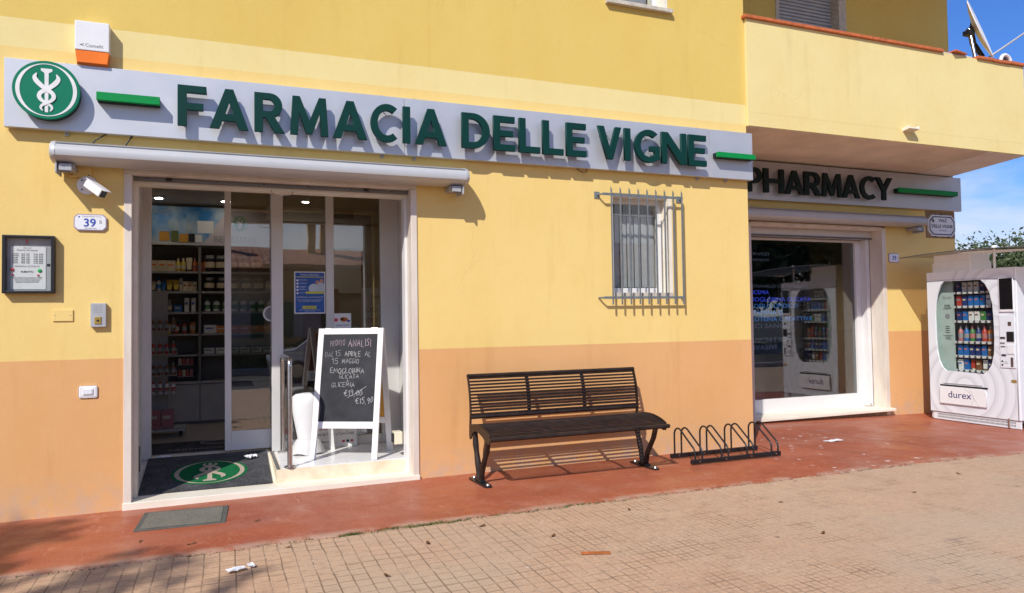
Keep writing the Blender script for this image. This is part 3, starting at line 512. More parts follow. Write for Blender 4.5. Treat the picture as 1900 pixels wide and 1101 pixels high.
bx('green_bar', 'bar_green', sign, -2.413, -1.997, -.160, -.125, 2.993, 3.052, .002); bx('bar_housing', 'letter_dark', sign, -2.411, -1.999, -.1245, -.0705, 2.990, 3.050)
bx('green_bar', 'bar_green', sign, 3.085, 3.555, -.160, -.125, 2.965, 3.015, .002); bx('bar_housing', 'letter_dark', sign, 3.087, 3.553, -.1245, -.0705, 2.963, 3.013)
def emblem(cx, cz, rad, y, parent, face='front', g_='emblem_green', w_='emblem_white', t=.0015):
    """round badge: crescents at the rim, staff and two twined ribbons, each layer one step proud"""
    k = rad/.205
    def put(splines, lay, name, m_):
        me = curve_mesh(splines, t/2)
        if face == 'front': return link(name, place_mesh(me, 'front', (cx, y-t*lay, cz), parent), m_, parent)
        me.transform(Matrix.Rotation(pi, 4, 'Z')); return link(name, place_mesh(me, 'up', (cx, cz, y+t*lay), parent, True), m_, parent)
    put([arc(0, 0, .188*k, .188*k, 0, 354, 60), arc(.0, 0, .163*k, .183*k, 0, 354, 60)], 1.2, 'rim_crescent', w_)
    put([[(-.010*k, -.16*k), (.010*k, -.16*k), (.013*k, .12*k), (.035*k, .135*k), (.035*k, .152*k), (-.035*k, .152*k), (-.035*k, .135*k), (-.013*k, .12*k)]], 1.2, 'staff', w_)
    for sgn, ly in ((1, 2.6), (-1, 3.9)):
        cen = [(sgn*.060, .115, .004), (sgn*.072, .085, .018), (sgn*.058, .055, .022), (sgn*.025, .022, .021), (0, .003, .020), (-sgn*.035, -.022, .019), (-sgn*.045, -.050, .018), (-sgn*.030, -.076, .016), (0, -.096, .013), (sgn*.026, -.112, .012), (sgn*.034, -.132, .010), (sgn*.022, -.152, .004)]
        P = []
        for i in range(len(cen)-1):
            for q in range(4):
                u_ = q/4; a = cen[max(i-1, 0)]; b = cen[i]; c = cen[i+1]; d = cen[min(i+2, len(cen)-1)]
                P.append(tuple(.5*((2*b[j])+(-a[j]+c[j])*u_+(2*a[j]-5*b[j]+4*c[j]-d[j])*u_*u_+(-a[j]+3*b[j]-3*c[j]+d[j])*u_**3) for j in range(3)))
        P.append(cen[-1]); Lf, Rt = [], []
        for i in range(len(P)):
            a = P[max(i-1, 0)]; b = P[min(i+1, len(P)-1)]; dx, dy = b[0]-a[0], b[1]-a[1]; l = math.hypot(dx, dy) or 1; w = P[i][2]*.5*1.45
            Lf.append(((P[i][0]-dy/l*w)*k, (P[i][1]+dx/l*w)*k)); Rt.append(((P[i][0]+dy/l*w)*k, (P[i][1]-dx/l*w)*k))
        put([Lf+Rt[::-1]], ly, 'serpent', w_)
mb = MB(); mb.cyl((-2.722, -.155, 3.030), (-2.722, -.130, 3.030), .209, seg=64, bev=.003); e_ = mb.build('emblem_disc', 'emblem_green', sign, True)
mb = MB(); mb.cyl((-2.722, -.1295, 3.030), (-2.722, -.0705, 3.030), .203, seg=64); mb.build('disc_housing', 'letter_dark', sign, True)
emblem(-2.722, 3.030, .205, -.155, e_)
for xx in (-2.62, -.30, -.02, 2.93, 3.28):
    MB().box(xx-.011, xx+.011, -.03, -.001, 2.742, 2.7695).build('fixing_tab', 'grey_plastic', sign); MB().cyl((xx, -.031, 2.755), (xx, -.034, 2.755), .005, seg=8).build('screw', 'black', sign); MB().box(xx-.007, xx+.007, -.03, -.001, 3.2625, 3.276).build('fixing_tab', 'alu_dark', sign)
mb = MB(); mb.tube([(-2.36, -.04, 2.772), (-2.43, -.05, 2.72), (-2.47, -.06, 2.66)], .005); mb.tube([(-2.19, -.04, 2.772), (-2.22, -.05, 2.72), (-2.25, -.06, 2.66)], .006)
mb.tube([(1.55, -.03, 2.772), (1.56, -.035, 2.755), (1.60, -.04, 2.735), (1.64, -.04, 2.74), (1.66, -.03, 2.772)], .004); mb.build('sign_cable', 'black', sign, True)
s2 = thing('wing_sign', 'shaded silver fascia sign reading PHARMACY under the balcony', 'sign', (6.5, 1.26, 2.83))
for a, b_ in ((3.60, 5.98), (5.984, 8.50)): bx('sign_panel', 'panel_silver', s2, a, b_, 1.225, 1.288, 2.835, 3.325, .002)
for ch, a, b_ in (('P', 4.545, 4.769), ('H', 4.798, 5.124), ('A', 5.144, 5.449), ('R', 5.459, 5.745), ('M', 5.765, 6.10), ('A', 6.115, 6.42), ('C', 6.435, 6.700), ('Y', 6.715, 7.019)): glyph(ch, a, b_, 2.912, .306, 1.150, .034, s2, 'letter_dark')
bx('green_bar', 'bar_green', s2, 7.145, 8.305, 1.13, 1.165, 3.035, 3.098, .002); bx('bar_housing', 'letter_dark', s2, 7.147, 8.303, 1.1655, 1.2245, 3.032, 3.095)
# ---------------------------------------------------------------- awnings
def cassette(name, label, x0, x1, y, zt):
    t = thing(name, label, 'awning', ((x0+x1)/2, y, zt-.15)); k = 1
    prof = [(-.03, -.035), (-.075, -.006), (-.13, 0), (-.19, -.012), (-.235, -.045), (-.252, -.085), (-.245, -.118), (-.215, -.142), (-.12, -.158), (-.03, -.150)]
    P = [(y+a, zt+b_) for a, b_ in prof]; MB().prism(P, x0+.035, x1-.035, 'x').build('cassette', 'cassette', t, True)
    for s__, xa in ((-1, x0), (1, x1-.0345)):
        rings = [(xa, .90 if s__ < 0 else 1.0), (xa+.012, .98 if s__ < 0 else 1.0), (xa+.0345, 1.0 if s__ < 0 else .90)]; cy, cz = y-.13, zt-.08; mb = MB(); V = []
        for xx, kk in rings: V.append([mb.bm.verts.new((xx, cy+(a-cy)*kk*1.02, cz+(b_-cz)*kk*1.04)) for a, b_ in P])
        for A, B in zip(V, V[1:]):
            for q in range(len(A)): mb.bm.faces.new((A[q], A[(q+1) % len(A)], B[(q+1) % len(A)], B[q]))
        mb.bm.faces.new(V[0]); mb.bm.faces.new(V[-1]); mb.build('end_cap', 'cassette', t, True)
    mb = MB(); mb.box(x0+.036, x1-.036, y-.225, y-.218, zt-.030, zt-.022); mb.build('cover_seam', 'ink_grey', t)
    for xa in (x0+.04, x1-.15):
        mb = MB(); mb.box(xa, xa+.10, y-.16, y-.001, zt-.20, zt-.162, .004); mb.box(xa+.01, xa+.09, y-.19, y-.161, zt-.215, zt-.165, .004); mb.box(xa+.0995 if xa > x0+1 else xa-.012, xa+.1115 if xa > x0+1 else xa, y-.20, y-.02, zt-.235, zt-.16, .003); mb.build('bracket', 'grey_plastic', t)
        mb = MB(); mb.cyl((xa+.02, y-.175, zt-.216), (xa+.08, y-.175, zt-.216), .011); mb.build('arm_joint', 'alu_dark', t)
    return t
cassette('awning_cassette', 'closed white awning cassette above the glass entrance', -2.690, .410, 0, 2.672)
cassette('awning_cassette', 'closed shaded awning cassette above the corner shop window', 3.62, 7.60, 1.3, 2.720)
# ---------------------------------------------------------------- wall fittings left of the door
t = thing('siren_box', 'white alarm siren box with orange lens above the silver sign', 'alarm', (-2.45, -.05, 3.27))
bx('housing', 'white_plastic', t, -2.562, -2.340, -.088, -.001, 3.37, 3.586, .005)
mb = MB(); mb.add([(-2.560, -.082, 3.3695), (-2.342, -.082, 3.3695), (-2.342, -.001, 3.3695), (-2.560, -.001, 3.3695), (-2.545, -.100, 3.275), (-2.352, -.100, 3.275), (-2.348, -.072, 3.262), (-2.548, -.072, 3.262), (-2.548, -.075, 3.3), (-2.548, -.001, 3.3), (-2.352, -.001, 3.3)], [(0, 1, 5, 4), (4, 5, 6, 7), (0, 4, 7, 9, 3), (1, 2, 10, 6, 5), (0, 3, 2, 1), (7, 6, 10, 9), (3, 9, 10, 2)]); mb.build('orange_lens', 'orange_lens', t)
txt('Comelit', .036, (-2.437, -.0888, 3.395), 'ink_grey', t, width=.115); mb = MB(); mb.tube([(-2.515, -.089, 3.405), (-2.53, -.089, 3.408), (-2.515, -.089, 3.412)], .0018, 6); mb.tube([(-2.503, -.089, 3.399), (-2.522, -.089, 3.408), (-2.503, -.089, 3.417)], .0018, 6); mb.build('logo_mark', 'ink_grey', t)
t = thing('cable_cover', 'yellow painted junction cover above the security camera', 'cover plate', (-2.52, -.01, 2.5)); bx('cover', 'yellow_cover', t, -2.600, -2.462, -.022, -.001, 2.445, 2.585, .004)
mb = MB()
for a in (-2.585, -2.477):
    for b_ in (2.46, 2.57): mb.cyl((a, -.0222, b_), (a, -.025, b_), .005, seg=8)
mb.build('screw', 'black', t)
t = thing('security_camera', 'white bullet security camera on a round wall base', 'camera', (-2.487, -.02, 2.39))
mb = MB(); mb.cyl((-2.487, -.03, 2.385), (-2.487, -.001, 2.385), .068, seg=32, bev=.005); mb.build('base', 'white_plastic', t, True)
mb = MB(); mb.cyl((-2.487, -.0305, 2.385), (-2.480, -.085, 2.385), .020, .018); mb.cyl((-2.480, -.08, 2.385), (-2.455, -.12, 2.372), .019, .02); mb.build('arm', 'white_plastic', t, True)
d = Vector((.62, -.42, -.50)).normalized(); q = d.to_track_quat('Y', 'Z').to_matrix().to_4x4(); M = Matrix.Translation(Vector((-2.470, -.105, 2.388))) @ q @ Matrix.Scale(.84, 4)
cbody = MB().box(-.036, .036, -.005, .185, -.038, .034, .012, M=M).build('camera_body', 'white_plastic', t); MB().box(-.041, .041, -.01, .215, .0355, .041, .002, M=M).build('sun_shield', 'white_plastic', cbody)
mb = MB(); mb.box(-.031, .031, .1855, .189, -.033, .029, .002, M=M); mb.build('lens_window', 'black_gloss', cbody)
mb = MB()
for k in range(4): a = pi/4+k*pi/2; mb.cyl((-2.487+.048*cos(a), -.0302, 2.385+.048*sin(a)), (-2.487+.048*cos(a), -.033, 2.385+.048*sin(a)), .006, seg=8)
mb.build('screw', 'black', t)
def octa(x0, x1, z0, z1, c): return [(x0+c, z0), (x1-c, z0), (x1, z0+c), (x1, z1-c), (x1-c, z1), (x0+c, z1), (x0, z1-c), (x0, z0+c)]
t = thing('house_number_plaque', 'white enamel house number plaque with blue 39 B and cut corners', 'plaque', (-2.468, -.01, 2.05))
MB().prism(octa(-2.575, -2.362, 2.052, 2.174, .024), -.013, -.001).build('plaque_rim', 'enamel_edge', t); MB().prism(octa(-2.568, -2.369, 2.059, 2.167, .021), -.016, -.0132).build('plaque_face', 'enamel', t)
txt('39', .083, (-2.472, -.0165, 2.082), 'ink_blue', t, bold=.0016); txt('B', .035, (-2.402, -.0165, 2.106), 'ink_grey', t); txt('Comune di Porto Torres', .0115, (-2.46, -.0165, 2.153), 'ink_grey', t, width=.125); txt('Viale delle Vigne', .010, (-2.468, -.0165, 2.066), 'ink_grey', t, width=.08)
mb = MB(); mb.cyl((-2.54, -.0162, 2.152), (-2.54, -.0168, 2.152), .006, seg=12); mb.build('crest', 'ink_blue', t)
# opening hours case
t = thing('notice_case', 'black framed glazed notice case with opening hours sheet', 'notice board', (-2.846, -.03, 1.585)); X0, X1, Z0, Z1 = -3.006, -2.688, 1.588, 2.002
mb = MB(); mb.box(X0, X0+.022, -.056, -.001, Z0, Z1, .003); mb.box(X1-.022, X1, -.056, -.001, Z0, Z1, .003); mb.box(X0+.0225, X1-.0225, -.055, -.001, Z0, Z0+.018, .003); mb.box(X0+.0225, X1-.0225, -.055, -.001, Z1-.018, Z1, .003); mb.build('case_frame', 'black_metal', t)
bx('case_back', 'grey_plastic', t, X0+.0225, X1-.0225, -.010, -.0015, Z0+.0185, Z1-.0185)
sh = bx('hours_sheet', 'paper', t, -2.962, -2.748, -.0135, -.0105, 1.618, 1.925); bx('case_pane', 'thin_glass', t, X0+.0225, X1-.0225, -.050, -.047, Z0+.0185, Z1-.0185)
txt('Orario Farmacia', .019, (-2.862, -.0142, 1.893), 'ink_grey', sh); txt('DELLA VIGNE', .008, (-2.862, -.0142, 1.912), 'ink_grey', sh)
days = ['LUNEDI', 'MARTEDI', 'MERCOLEDI', 'GIOVEDI', 'VENERDI', 'SABATO']
for k, dname in enumerate(days):
    z = 1.868-.0128*k; txt(dname, .0095, (-2.955, -.0142, z), 'ink_black', sh, align='LEFT', width=.040 if k < 2 else .036); txt('08.30  13.00', .0095, (-2.898, -.0142, z), 'ink_black', sh, align='LEFT', width=.05, bold=.0002); txt('16.30  20.00', .0095, (-2.825, -.0142, z), 'ink_black', sh, align='LEFT', width=.058, bold=.0002)
txt('FARMACIA DI TURNO', .015, (-2.862, -.0142, 1.778), 'ink_grey', sh, width=.15); txt('RUBATTU', .017, (-2.862, -.0142, 1.738), 'ink_black', sh, bold=.0004)
txt('Il servizio di turno viene svolto secondo il calendario\nIn caso di urgenza rivolgersi alla farmacia di turno\nindicata in questo avviso per i giorni festivi\ne durante le ore di chiusura della farmacia\nLa guardia medica risponde ogni notte', .0085, (-2.862, -.0142, 1.700), 'ink_grey', sh, width=.19)
for (x, z, m_, rr) in ((-2.952, 1.758, 'red_pin', .012), (-2.785, 1.752, 'green_pin', .013), (-2.950, 1.722, 'red_pin', .007), (-2.795, 1.720, 'red_pin', .007)):
    mb = MB(); mb.lathe([(rr, 0), (rr, .004), (rr*.5, .009)], 16); mb.bm.transform(Matrix.Translation((x, -.0137, z)) @ Matrix.Rotation(R(90), 4, 'X')); mb.build('magnet', m_, t, True)
mb = MB(); mb.box(-2.733, -2.713, -.062, -.0505, 1.780, 1.800, .003); mb.build('lock', 'black_metal', t)
mb = MB(); mb.cyl((-2.865, -.0106, 1.965), (-2.865, -.013, 1.965), .009, seg=16); mb.cyl((-2.865, -.0106, 1.945), (-2.865, -.013, 1.945), .006, seg=16); mb.build('crest', 'red_pin', t)
t = thing('cover_plate', 'yellow painted rectangular blank plate below the notice case', 'cover plate', (-2.64, -.005, 1.38)); bx('plate', 'yellow_cover', t, -2.706, -2.577, -.009, -.001, 1.386, 1.470, .003)
mb = MB(); mb.cyl((-2.69, -.0092, 1.428), (-2.69, -.011, 1.428), .003, seg=8); mb.cyl((-2.593, -.0092, 1.428), (-2.593, -.011, 1.428), .003, seg=8); mb.build('screw', 'ink_grey', t)
t = thing('intercom', 'grey intercom box with a square brass call button', 'intercom', (-2.412, -.02, 1.34)); bx('housing', 'grey_plastic', t, -2.463, -2.362, -.035, -.001, 1.340, 1.516, .004)
bx('call_button', 'brass', t, -2.437, -2.392, -.040, -.0352, 1.362, 1.415, .002); mb = MB(); mb.cyl((-2.4145, -.0402, 1.388), (-2.4145, -.043, 1.388), .008, seg=12); mb.build('bell_mark', 'black', t)
mb = MB()
for i in range(5):
    for j in range(5): mb.cyl((-2.436+.0115*i, -.0352, 1.448+.0115*j), (-2.436+.0115*i, -.0357, 1.448+.0115*j), .0028, seg=6)
mb.build('speaker_grille', 'ink_grey', t)
t = thing('wall_switch', 'white rounded wall switch plate on the ochre base', 'switch', (-2.48, -.01, .82)); bx('plate', 'white_plastic', t, -2.541, -2.421, -.012, -.001, .824, .912, .010); bx('rocker', 'white_plastic', t, -2.514, -2.448, -.019, -.0122, .846, .890, .003)
MB().box(-2.507, -2.455, -.0205, -.0192, .853, .883, .002).build('rocker_inset', 'enamel', t)
# ---------------------------------------------------------------- window grille
t = thing('window_grille', 'grey iron grille of nine bars over the small window', 'window grille', (2.29, -.045, 1.5)); GY = -.085
for k in range(9):
    x = 1.885+k*.1; mb = MB(); w = .006; zb, zt = 1.478, 2.600
    mb.add([(x-w, GY-w, zb), (x+w, GY-w, zb), (x+w, GY+w, zb), (x-w, GY+w, zb), (x-w, GY-w, zt-.02), (x+w, GY-w, zt-.02), (x+w, GY+w, zt-.02), (x-w, GY+w, zt-.02), (x-w, GY, zt+.01)], [(3, 2, 1, 0), (0, 1, 5, 4), (1, 2, 6, 5), (2, 3, 7, 6), (3, 0, 4, 7), (4, 5, 8), (5, 6, 8), (6, 7, 8), (7, 4, 8)]); mb.build('bar', 'grey_paint', t)
for z in (1.545, 2.535):
    mb = MB(); mb.box(1.80, 2.70, GY+.0075, GY+.0145, z-.012, z+.012)
    for xa, xb in ((1.80, 1.775), (2.70, 2.712)): mb.tube([(xa, GY+.011, z), (xa+(xb-xa)*.6, -.045, z), (xb, -.004, z)], .009, 6)
    mb.build('cross_rail', 'grey_paint', t)
for xx in (1.745, 2.675): MB().box(xx, xx+.055, -.008, -.001, 2.50, 2.565, .001).build('wall_plate', 'grey_paint', t)
# ---------------------------------------------------------------- plaques of the wing
t = thing('street_plaque', 'white octagonal street name plaque reading VIALE DELLE VIGNE', 'street sign', (8.14, 1.29, 2.46)); MB().prism(octa(7.865, 8.415, 2.462, 2.772, .075), 1.268, 1.2925).build('plaque_body', 'enamel', t)
fr_ = octa(7.885, 8.395, 2.482, 2.752, .068); fi = octa(7.900, 8.380, 2.497, 2.737, .062); me = curve_mesh([[(a-8.14, b_-2.617) for a, b_ in fr_], [(a-8.14, b_-2.617) for a, b_ in fi]], .001); link('plaque_border', place_mesh(me, 'front', (8.14, 1.2668, 2.617), t), 'navy_edge', t)
txt('VIALE', .064, (8.155, 1.267, 2.672), 'ink_black', t, bold=.001); txt('DELLE VIGNE', .064, (8.14, 1.267, 2.588), 'ink_black', t, width=.43, bold=.001); txt('Nome della Vigna', .026, (8.15, 1.267, 2.540), 'ink_grey', t, width=.16)
mb = MB(); mb.tube([(7.945, 1.266, 2.705), (7.935, 1.266, 2.68), (7.955, 1.266, 2.665), (7.98, 1.266, 2.68), (7.965, 1.266, 2.70)], .005, 6); mb.cyl((7.957, 1.267, 2.722), (7.957, 1.265, 2.722), .008, seg=12); mb.tube([(7.957, 1.266, 2.72), (7.957, 1.266, 2.67)], .003, 6); mb.build('crest', 'ink_black', t)
mb = MB(); mb.box(7.995, 8.015, 1.265, 1.292, 2.450, 2.466); mb.box(8.27, 8.29, 1.265, 1.292, 2.450, 2.466); mb.box(8.13, 8.15, 1.265, 1.292, 2.768, 2.784); mb.build('clip', 'black', t)
t = thing('number_plate', 'small white enamel number plate 39 beside the corner shop window', 'plaque', (7.185, 1.29, 2.07)); MB().prism(octa(7.09, 7.285, 2.068, 2.200, .02), 1.288, 1.2995).build('plate_rim', 'enamel_edge', t); MB().prism(octa(7.098, 7.277, 2.076, 2.192, .018), 1.285, 1.2878).build('plate_face', 'enamel', t); txt('39', .085, (7.187, 1.2845, 2.105), 'ink_blue', t, bold=.001)
# ---------------------------------------------------------------- bench
t = thing('bench', 'black metal slatted bench with arched seat against the ochre wall', 'bench', (1.2, -.42, 0)); BX0, BX1 = .392, 2.035
prof = [(-.235, .452), (-.30, .468), (-.40, .478), (-.50, .474), (-.60, .458), (-.68, .432), (-.735, .405)]
def seat_pt(s): 
    s *= len(prof)-1; i = min(int(s), len(prof)-2); q = s-i; return (prof[i][0]*(1-q)+prof[i+1][0]*q, prof[i][1]*(1-q)+prof[i+1][1]*q)
def back_pt(s): return (-.235+.065*s-.02*sin(s*pi), .525+.345*s)
mb = MB()
for k in range(19): y, z = seat_pt((k+.6)/20.0); mb.cyl((BX0+.01, y, z), (BX1-.01, y, z), .0058, seg=8)
mb.box(BX0+.008, BX1-.008, -.262, -.215, .444, .452, .003); mb.build('seat', 'bench_black', t)
mb = MB(); y, z = seat_pt(1); mb.cyl((BX0-.012, y, z), (BX1+.012, y, z), .019, bev=.005); mb.build('seat_front_tube', 'bench_black', t, True)
mb = MB()
for k in range(12): y, z = back_pt((k+.85)/12.6); mb.box(BX0+.008, BX1-.008, y-.005, y+.005, z-.0082, z+.0082, .003, 1)
mb.build('backrest', 'bench_black', t)
for s in (0, 1): y, z = back_pt(s); mb = MB(); mb.cyl((BX0-.008, y, z), (BX1+.008, y, z), .017, bev=.005); mb.build('back_rail', 'bench_black', t, True)
for xm in (BX0+.548, BX0+1.096):
    mb = MB(); P = [back_pt(q/8) for q in range(9)]; mb.prism([(a+.006, b_) for a, b_ in P]+[(a+.016, b_) for a, b_ in P[::-1]], xm-.016, xm+.016, 'x'); mb.build('back_strap', 'bench_black', t)
    mb = MB(); P = [seat_pt(q/10) for q in range(11)]; mb.prism([(a, b_-.0075) for a, b_ in P]+[(a, b_-.020) for a, b_ in P[::-1]], xm-.014, xm+.014, 'x'); mb.build('seat_strap', 'bench_black', t)
for xe in (BX0-.004, BX1-.006):
    P = [back_pt(q/8) for q in range(9)]; up_ = [(a+.020, b_) for a, b_ in P][::-1]; S = [seat_pt(q/10) for q in range(11)]
    poly = [(P[8][0]-.014, P[8][1]+.012), (P[8][0]+.014, P[8][1]+.012)]+[(a+.018, b_) for a, b_ in P[::-1]]+[(-.205, .46), (-.200, .36), (-.215, .335), (-.245, .345), (-.28, .395), (-.36, .425), (-.46, .418), (-.54, .40), (-.60, .375), (-.66, .36), (-.70, .365)]+[(a-.004, b_+.010) for a, b_ in S[::-1]][1:]+[(a-.014, b_) for a, b_ in P]
    MB().prism(poly, xe, xe+.010, 'x').build('end_frame', 'bench_black', t)
    xl = xe+.03 if xe < 1 else xe-.03
    for pts in ([(xl, -.27, .415), (xl, -.285, .30), (xl, -.335, .16), (xl, -.365, .02)], [(xl, -.60, .40), (xl, -.555, .28), (xl, -.455, .14), (xl, -.415, .02)]):
        mb = MB(); mb.tube(pts, .022, 12)
        for k in range(6): a = 2*pi*k/6; mb.tube([Vector(p)+Vector((cos(a+i*.9)*.020, sin(a+i*.9)*.020, 0)) for i, p in enumerate(pts)], .006, 6)
        mb.build('leg', 'bench_black', t, True)
    mb = MB(); mb.prism([(xl-.04, -.21), (xl-.045, -.25), (xl-.035, -.57), (xl-.02, -.605), (xl+.02, -.605), (xl+.035, -.57), (xl+.045, -.25), (xl+.04, -.21)], .001, .016, 'z'); mb.box(xl-.025, xl+.025, -.46, -.32, .0165, .032, .004); mb.build('foot_plate', 'black_metal', t)
    mb = MB(); mb.lathe([(.016, 0), (.012, .012), (.004, .018)], 12, (xl, -.235, .0165)); mb.lathe([(.016, 0), (.012, .012), (.004, .018)], 12, (xl, -.572, .0165)); mb.build('anchor_bolt', 'steel', t, True)
# ---------------------------------------------------------------- bike rack
t = thing('bike_rack', 'low black bike rack of four hoop pairs beside the bench', 'bike rack', (2.9, -.41, 0))
for y in (-.245, -.568): mb = MB(); mb.box(2.385, 3.405, y-.016, y+.016, .012, .052, .004); mb.build('base_rail', 'black_metal', t)
for k in range(4):
    for dx in (0, .078):
        x = 2.43+k*.292+dx; pts = [(x, -.245, .03)]+[(x, -.245, .235)]+[(x, -.31+.065*cos(a), .235+.065*sin(a)) for a in [R(20), R(45), R(70), R(90), R(110), R(128)]]+[(x, -.52, .165), (x, -.545, .148), (x, -.560, .125), (x, -.566, .10), (x, -.568, .03)]
        mb = MB(); mb.tube(pts, .0085, 10); mb.build('hoop', 'black_metal', t, True)
    for y in (-.262, -.585): mb = MB(); mb.cyl((2.43+k*.292+.039, y, .033), (2.43+k*.292+.039, y-.004, .033), .007, seg=10); mb.build('bolt', 'steel', t)
# ---------------------------------------------------------------- mats
t = thing('logo_mat', 'black entrance mat with round green emblem inside the doorway', 'mat', (-1.70, .19, .031), (math.atan(.114/.81), 0, 0))
MB().box(-.475, .515, .012, .900, .0015, .011, .003).build('pile', 'mat_black', t, local=True)
mb = MB(); mb.lathe([(.300, 0), (.300, .002)], 64, (.035, .40, .0112), squash=1.0); d_ = mb.build('mat_disc', 'mat_green', t, local=True)
emblem(.035, .40, .300, .0132, d_, 'up', 'mat_green', 'mat_beige', .0006)
t = thing('door_mat', 'worn grey rectangular mat lying on the red walkway', 'mat', (-1.82, -.46, gz(-1.8)), (0, 0, R(-3))); MB().box(-.285, .285, -.245, .245, .001, .011, .004).build('mat_border', 'mat_edge', t, local=True); MB().box(-.250, .250, -.212, .212, .0113, .014, .001).build('mat_pile', 'mat_grey', t, local=True)
t = thing('entrance_mat', 'dark welcome mat on the shop floor behind the open door', 'mat', (-1.85, 1.8, .151)); MB().box(-2.5, -1.2, 1.36, 1.98, .151, .160, .003).build('pile', 'mat_black', t)
txt('FARMACIA', .10, (-1.80, 1.45, .1605), 'mat_beige', t, face='up', ext=.0003)
mb = MB(); mb.tube([(-1.55+.22*cos(a), 1.83+.11*sin(a), .1605) for a in [k*pi/16 for k in range(32)]], .006, 6, True); mb.build('mat_ring', 'mat_beige', t)
# ---------------------------------------------------------------- handrail
t = thing('handrail', 'polished steel hoop handrail at the platform edge', 'handrail', (-1.045, .6, .148)); HX = -1.045
zt = 1.045; pts = [(HX, .215, .15), (HX, .215, zt-.06)]+[(HX, .275-.06*cos(a), zt-.06+.06*sin(a)) for a in [R(15), R(30), R(50), R(70), R(90)]]+[(HX, .93+.06*sin(a), zt-.06+.06*cos(a)) for a in [R(0), R(20), R(40), R(60), R(75)]]+[(HX, .99, zt-.06), (HX, .99, .15)]
mb = MB(); mb.tube(pts, .021, 18); mb.build('rail_tube', 'steel', t, True)
for y in (.215, .99): mb = MB(); mb.cyl((HX, y, .1485), (HX, y, .160), .048, seg=28, bev=.003); mb.build('rail_base', 'steel', t, True)
# ---------------------------------------------------------------- A-board
ang = math.atan2(-.28, .51); ux = Vector((cos(ang), sin(ang), 0)); uy = Vector((-sin(ang), cos(ang), 0))
t = thing('chalkboard', 'white framed A-board with chalk offer for blood tests', 'a-board', (-.585, .362, .149), (0, 0, ang)); th = R(11.5); HB = 1.165
Tf = Matrix.Rotation(-th, 4, 'X'); 
def panel(Mx, front):
    mb = MB(); w = .305
    for s in (-1, 1): mb.box(min(s*w, s*(w-.052)), max(s*w, s*(w-.052)), -.011, .011, 0, HB, .003, M=Mx)
    mb.box(-w+.0525, w-.0525, -.0105, .0105, HB-.055, HB, .003, M=Mx); mb.box(-w+.0525, w-.0525, -.0105, .0105, .265, .325, .003, M=Mx)
    return mb.build('board_frame', 'white_paint', t, local=True)
ff = panel(Tf, True); MB().box(-.253, .253, -.004, .006, .3255, HB-.0555, M=Tf).build('blackboard', None or mat('slate', (.026, .027, .032), .6, var=.5, scale=5, col2=(.010, .010, .013), spec=.25), t, local=True)
Tb = Matrix.Translation((0, .475, 0)) @ Matrix.Rotation(th, 4, 'X'); panel(Tb, False); MB().box(-.253, .253, -.004, .006, .3255, HB-.0555, M=Tb).build('rear_board', 'ochre_board', t, local=True)
mb = MB()
for s in (-.22, .22): mb.box(s-.03, s+.03, .222, .253, HB*cos(th)-.012, HB*cos(th)+.004, .002)
mb.build('hinge', 'steel', t, local=True)
emis('chalk_dummy', (0, 0, 0), 0)
mat('chalk', (.66, .66, .66), .9, var=.25, scale=60); mat('chalk_pink', (.66, .50, .58), .9, var=.25, scale=60)
# hand-drawn chalk strokes (simple single-line capitals)
SK = {'A': [[(0, 0), (.35, 1), (.7, 0)], [(.15, .38), (.6, .4)]], 'B': [[(0, 0), (0, 1), (.45, .85), (.4, .55), (0, .5), (.5, .4), (.5, .1), (0, 0)]], 'C': [[(.6, .9), (.25, 1), (0, .5), (.2, 0), (.6, .1)]], 'D': [[(0, 0), (0, 1), (.5, .75), (.55, .3), (0, 0)]],
 'E': [[(.55, 1), (0, 1), (0, 0), (.6, 0)], [(0, .5), (.45, .52)]], 'G': [[(.6, .9), (.2, 1), (0, .5), (.2, 0), (.6, .1), (.6, .4), (.35, .4)]], 'I': [[(.1, 0), (.1, 1)]], 'L': [[(.05, 1), (0, 0), (.5, .02)]], 'M': [[(0, 0), (.1, 1), (.4, .3), (.7, 1), (.8, 0)]],
 'N': [[(0, 0), (0, 1), (.55, 0), (.6, 1)]], 'O': [[(.3, 1), (0, .6), (.1, .1), (.45, 0), (.65, .4), (.55, .9), (.3, 1)]], 'P': [[(0, 0), (0, 1), (.5, .9), (.5, .55), (0, .45)]], 'R': [[(0, 0), (0, 1), (.5, .85), (.45, .55), (0, .48), (.55, 0)]],
 'S': [[(.55, .9), (.25, 1), (.05, .75), (.5, .4), (.4, .05), (0, .05)]], 'T': [[(0, 1), (.65, 1)], [(.32, 1), (.3, 0)]], '1': [[(0, .7), (.2, 1), (.2, 0)]], '5': [[(.5, 1), (.1, 1), (.08, .6), (.45, .6), (.5, .2), (.25, 0), (0, .1)]], '9': [[(.5, .7), (.3, 1), (.05, .75), (.25, .5), (.5, .7), (.4, 0)]],
 '0': [[(.3, 1), (.02, .6), (.15, .05), (.5, .3), (.5, .85), (.3, 1)]], '+': [[(.3, .2), (.3, .8)], [(0, .5), (.6, .5)]], ',': [[(.1, .1), (.0, -.2)]], 'E#': [], '€': [[(.65, .9), (.3, 1), (.05, .5), (.3, 0), (.65, .1)], [(-.1, .6), (.5, .6)], [(-.1, .42), (.45, .42)]]}
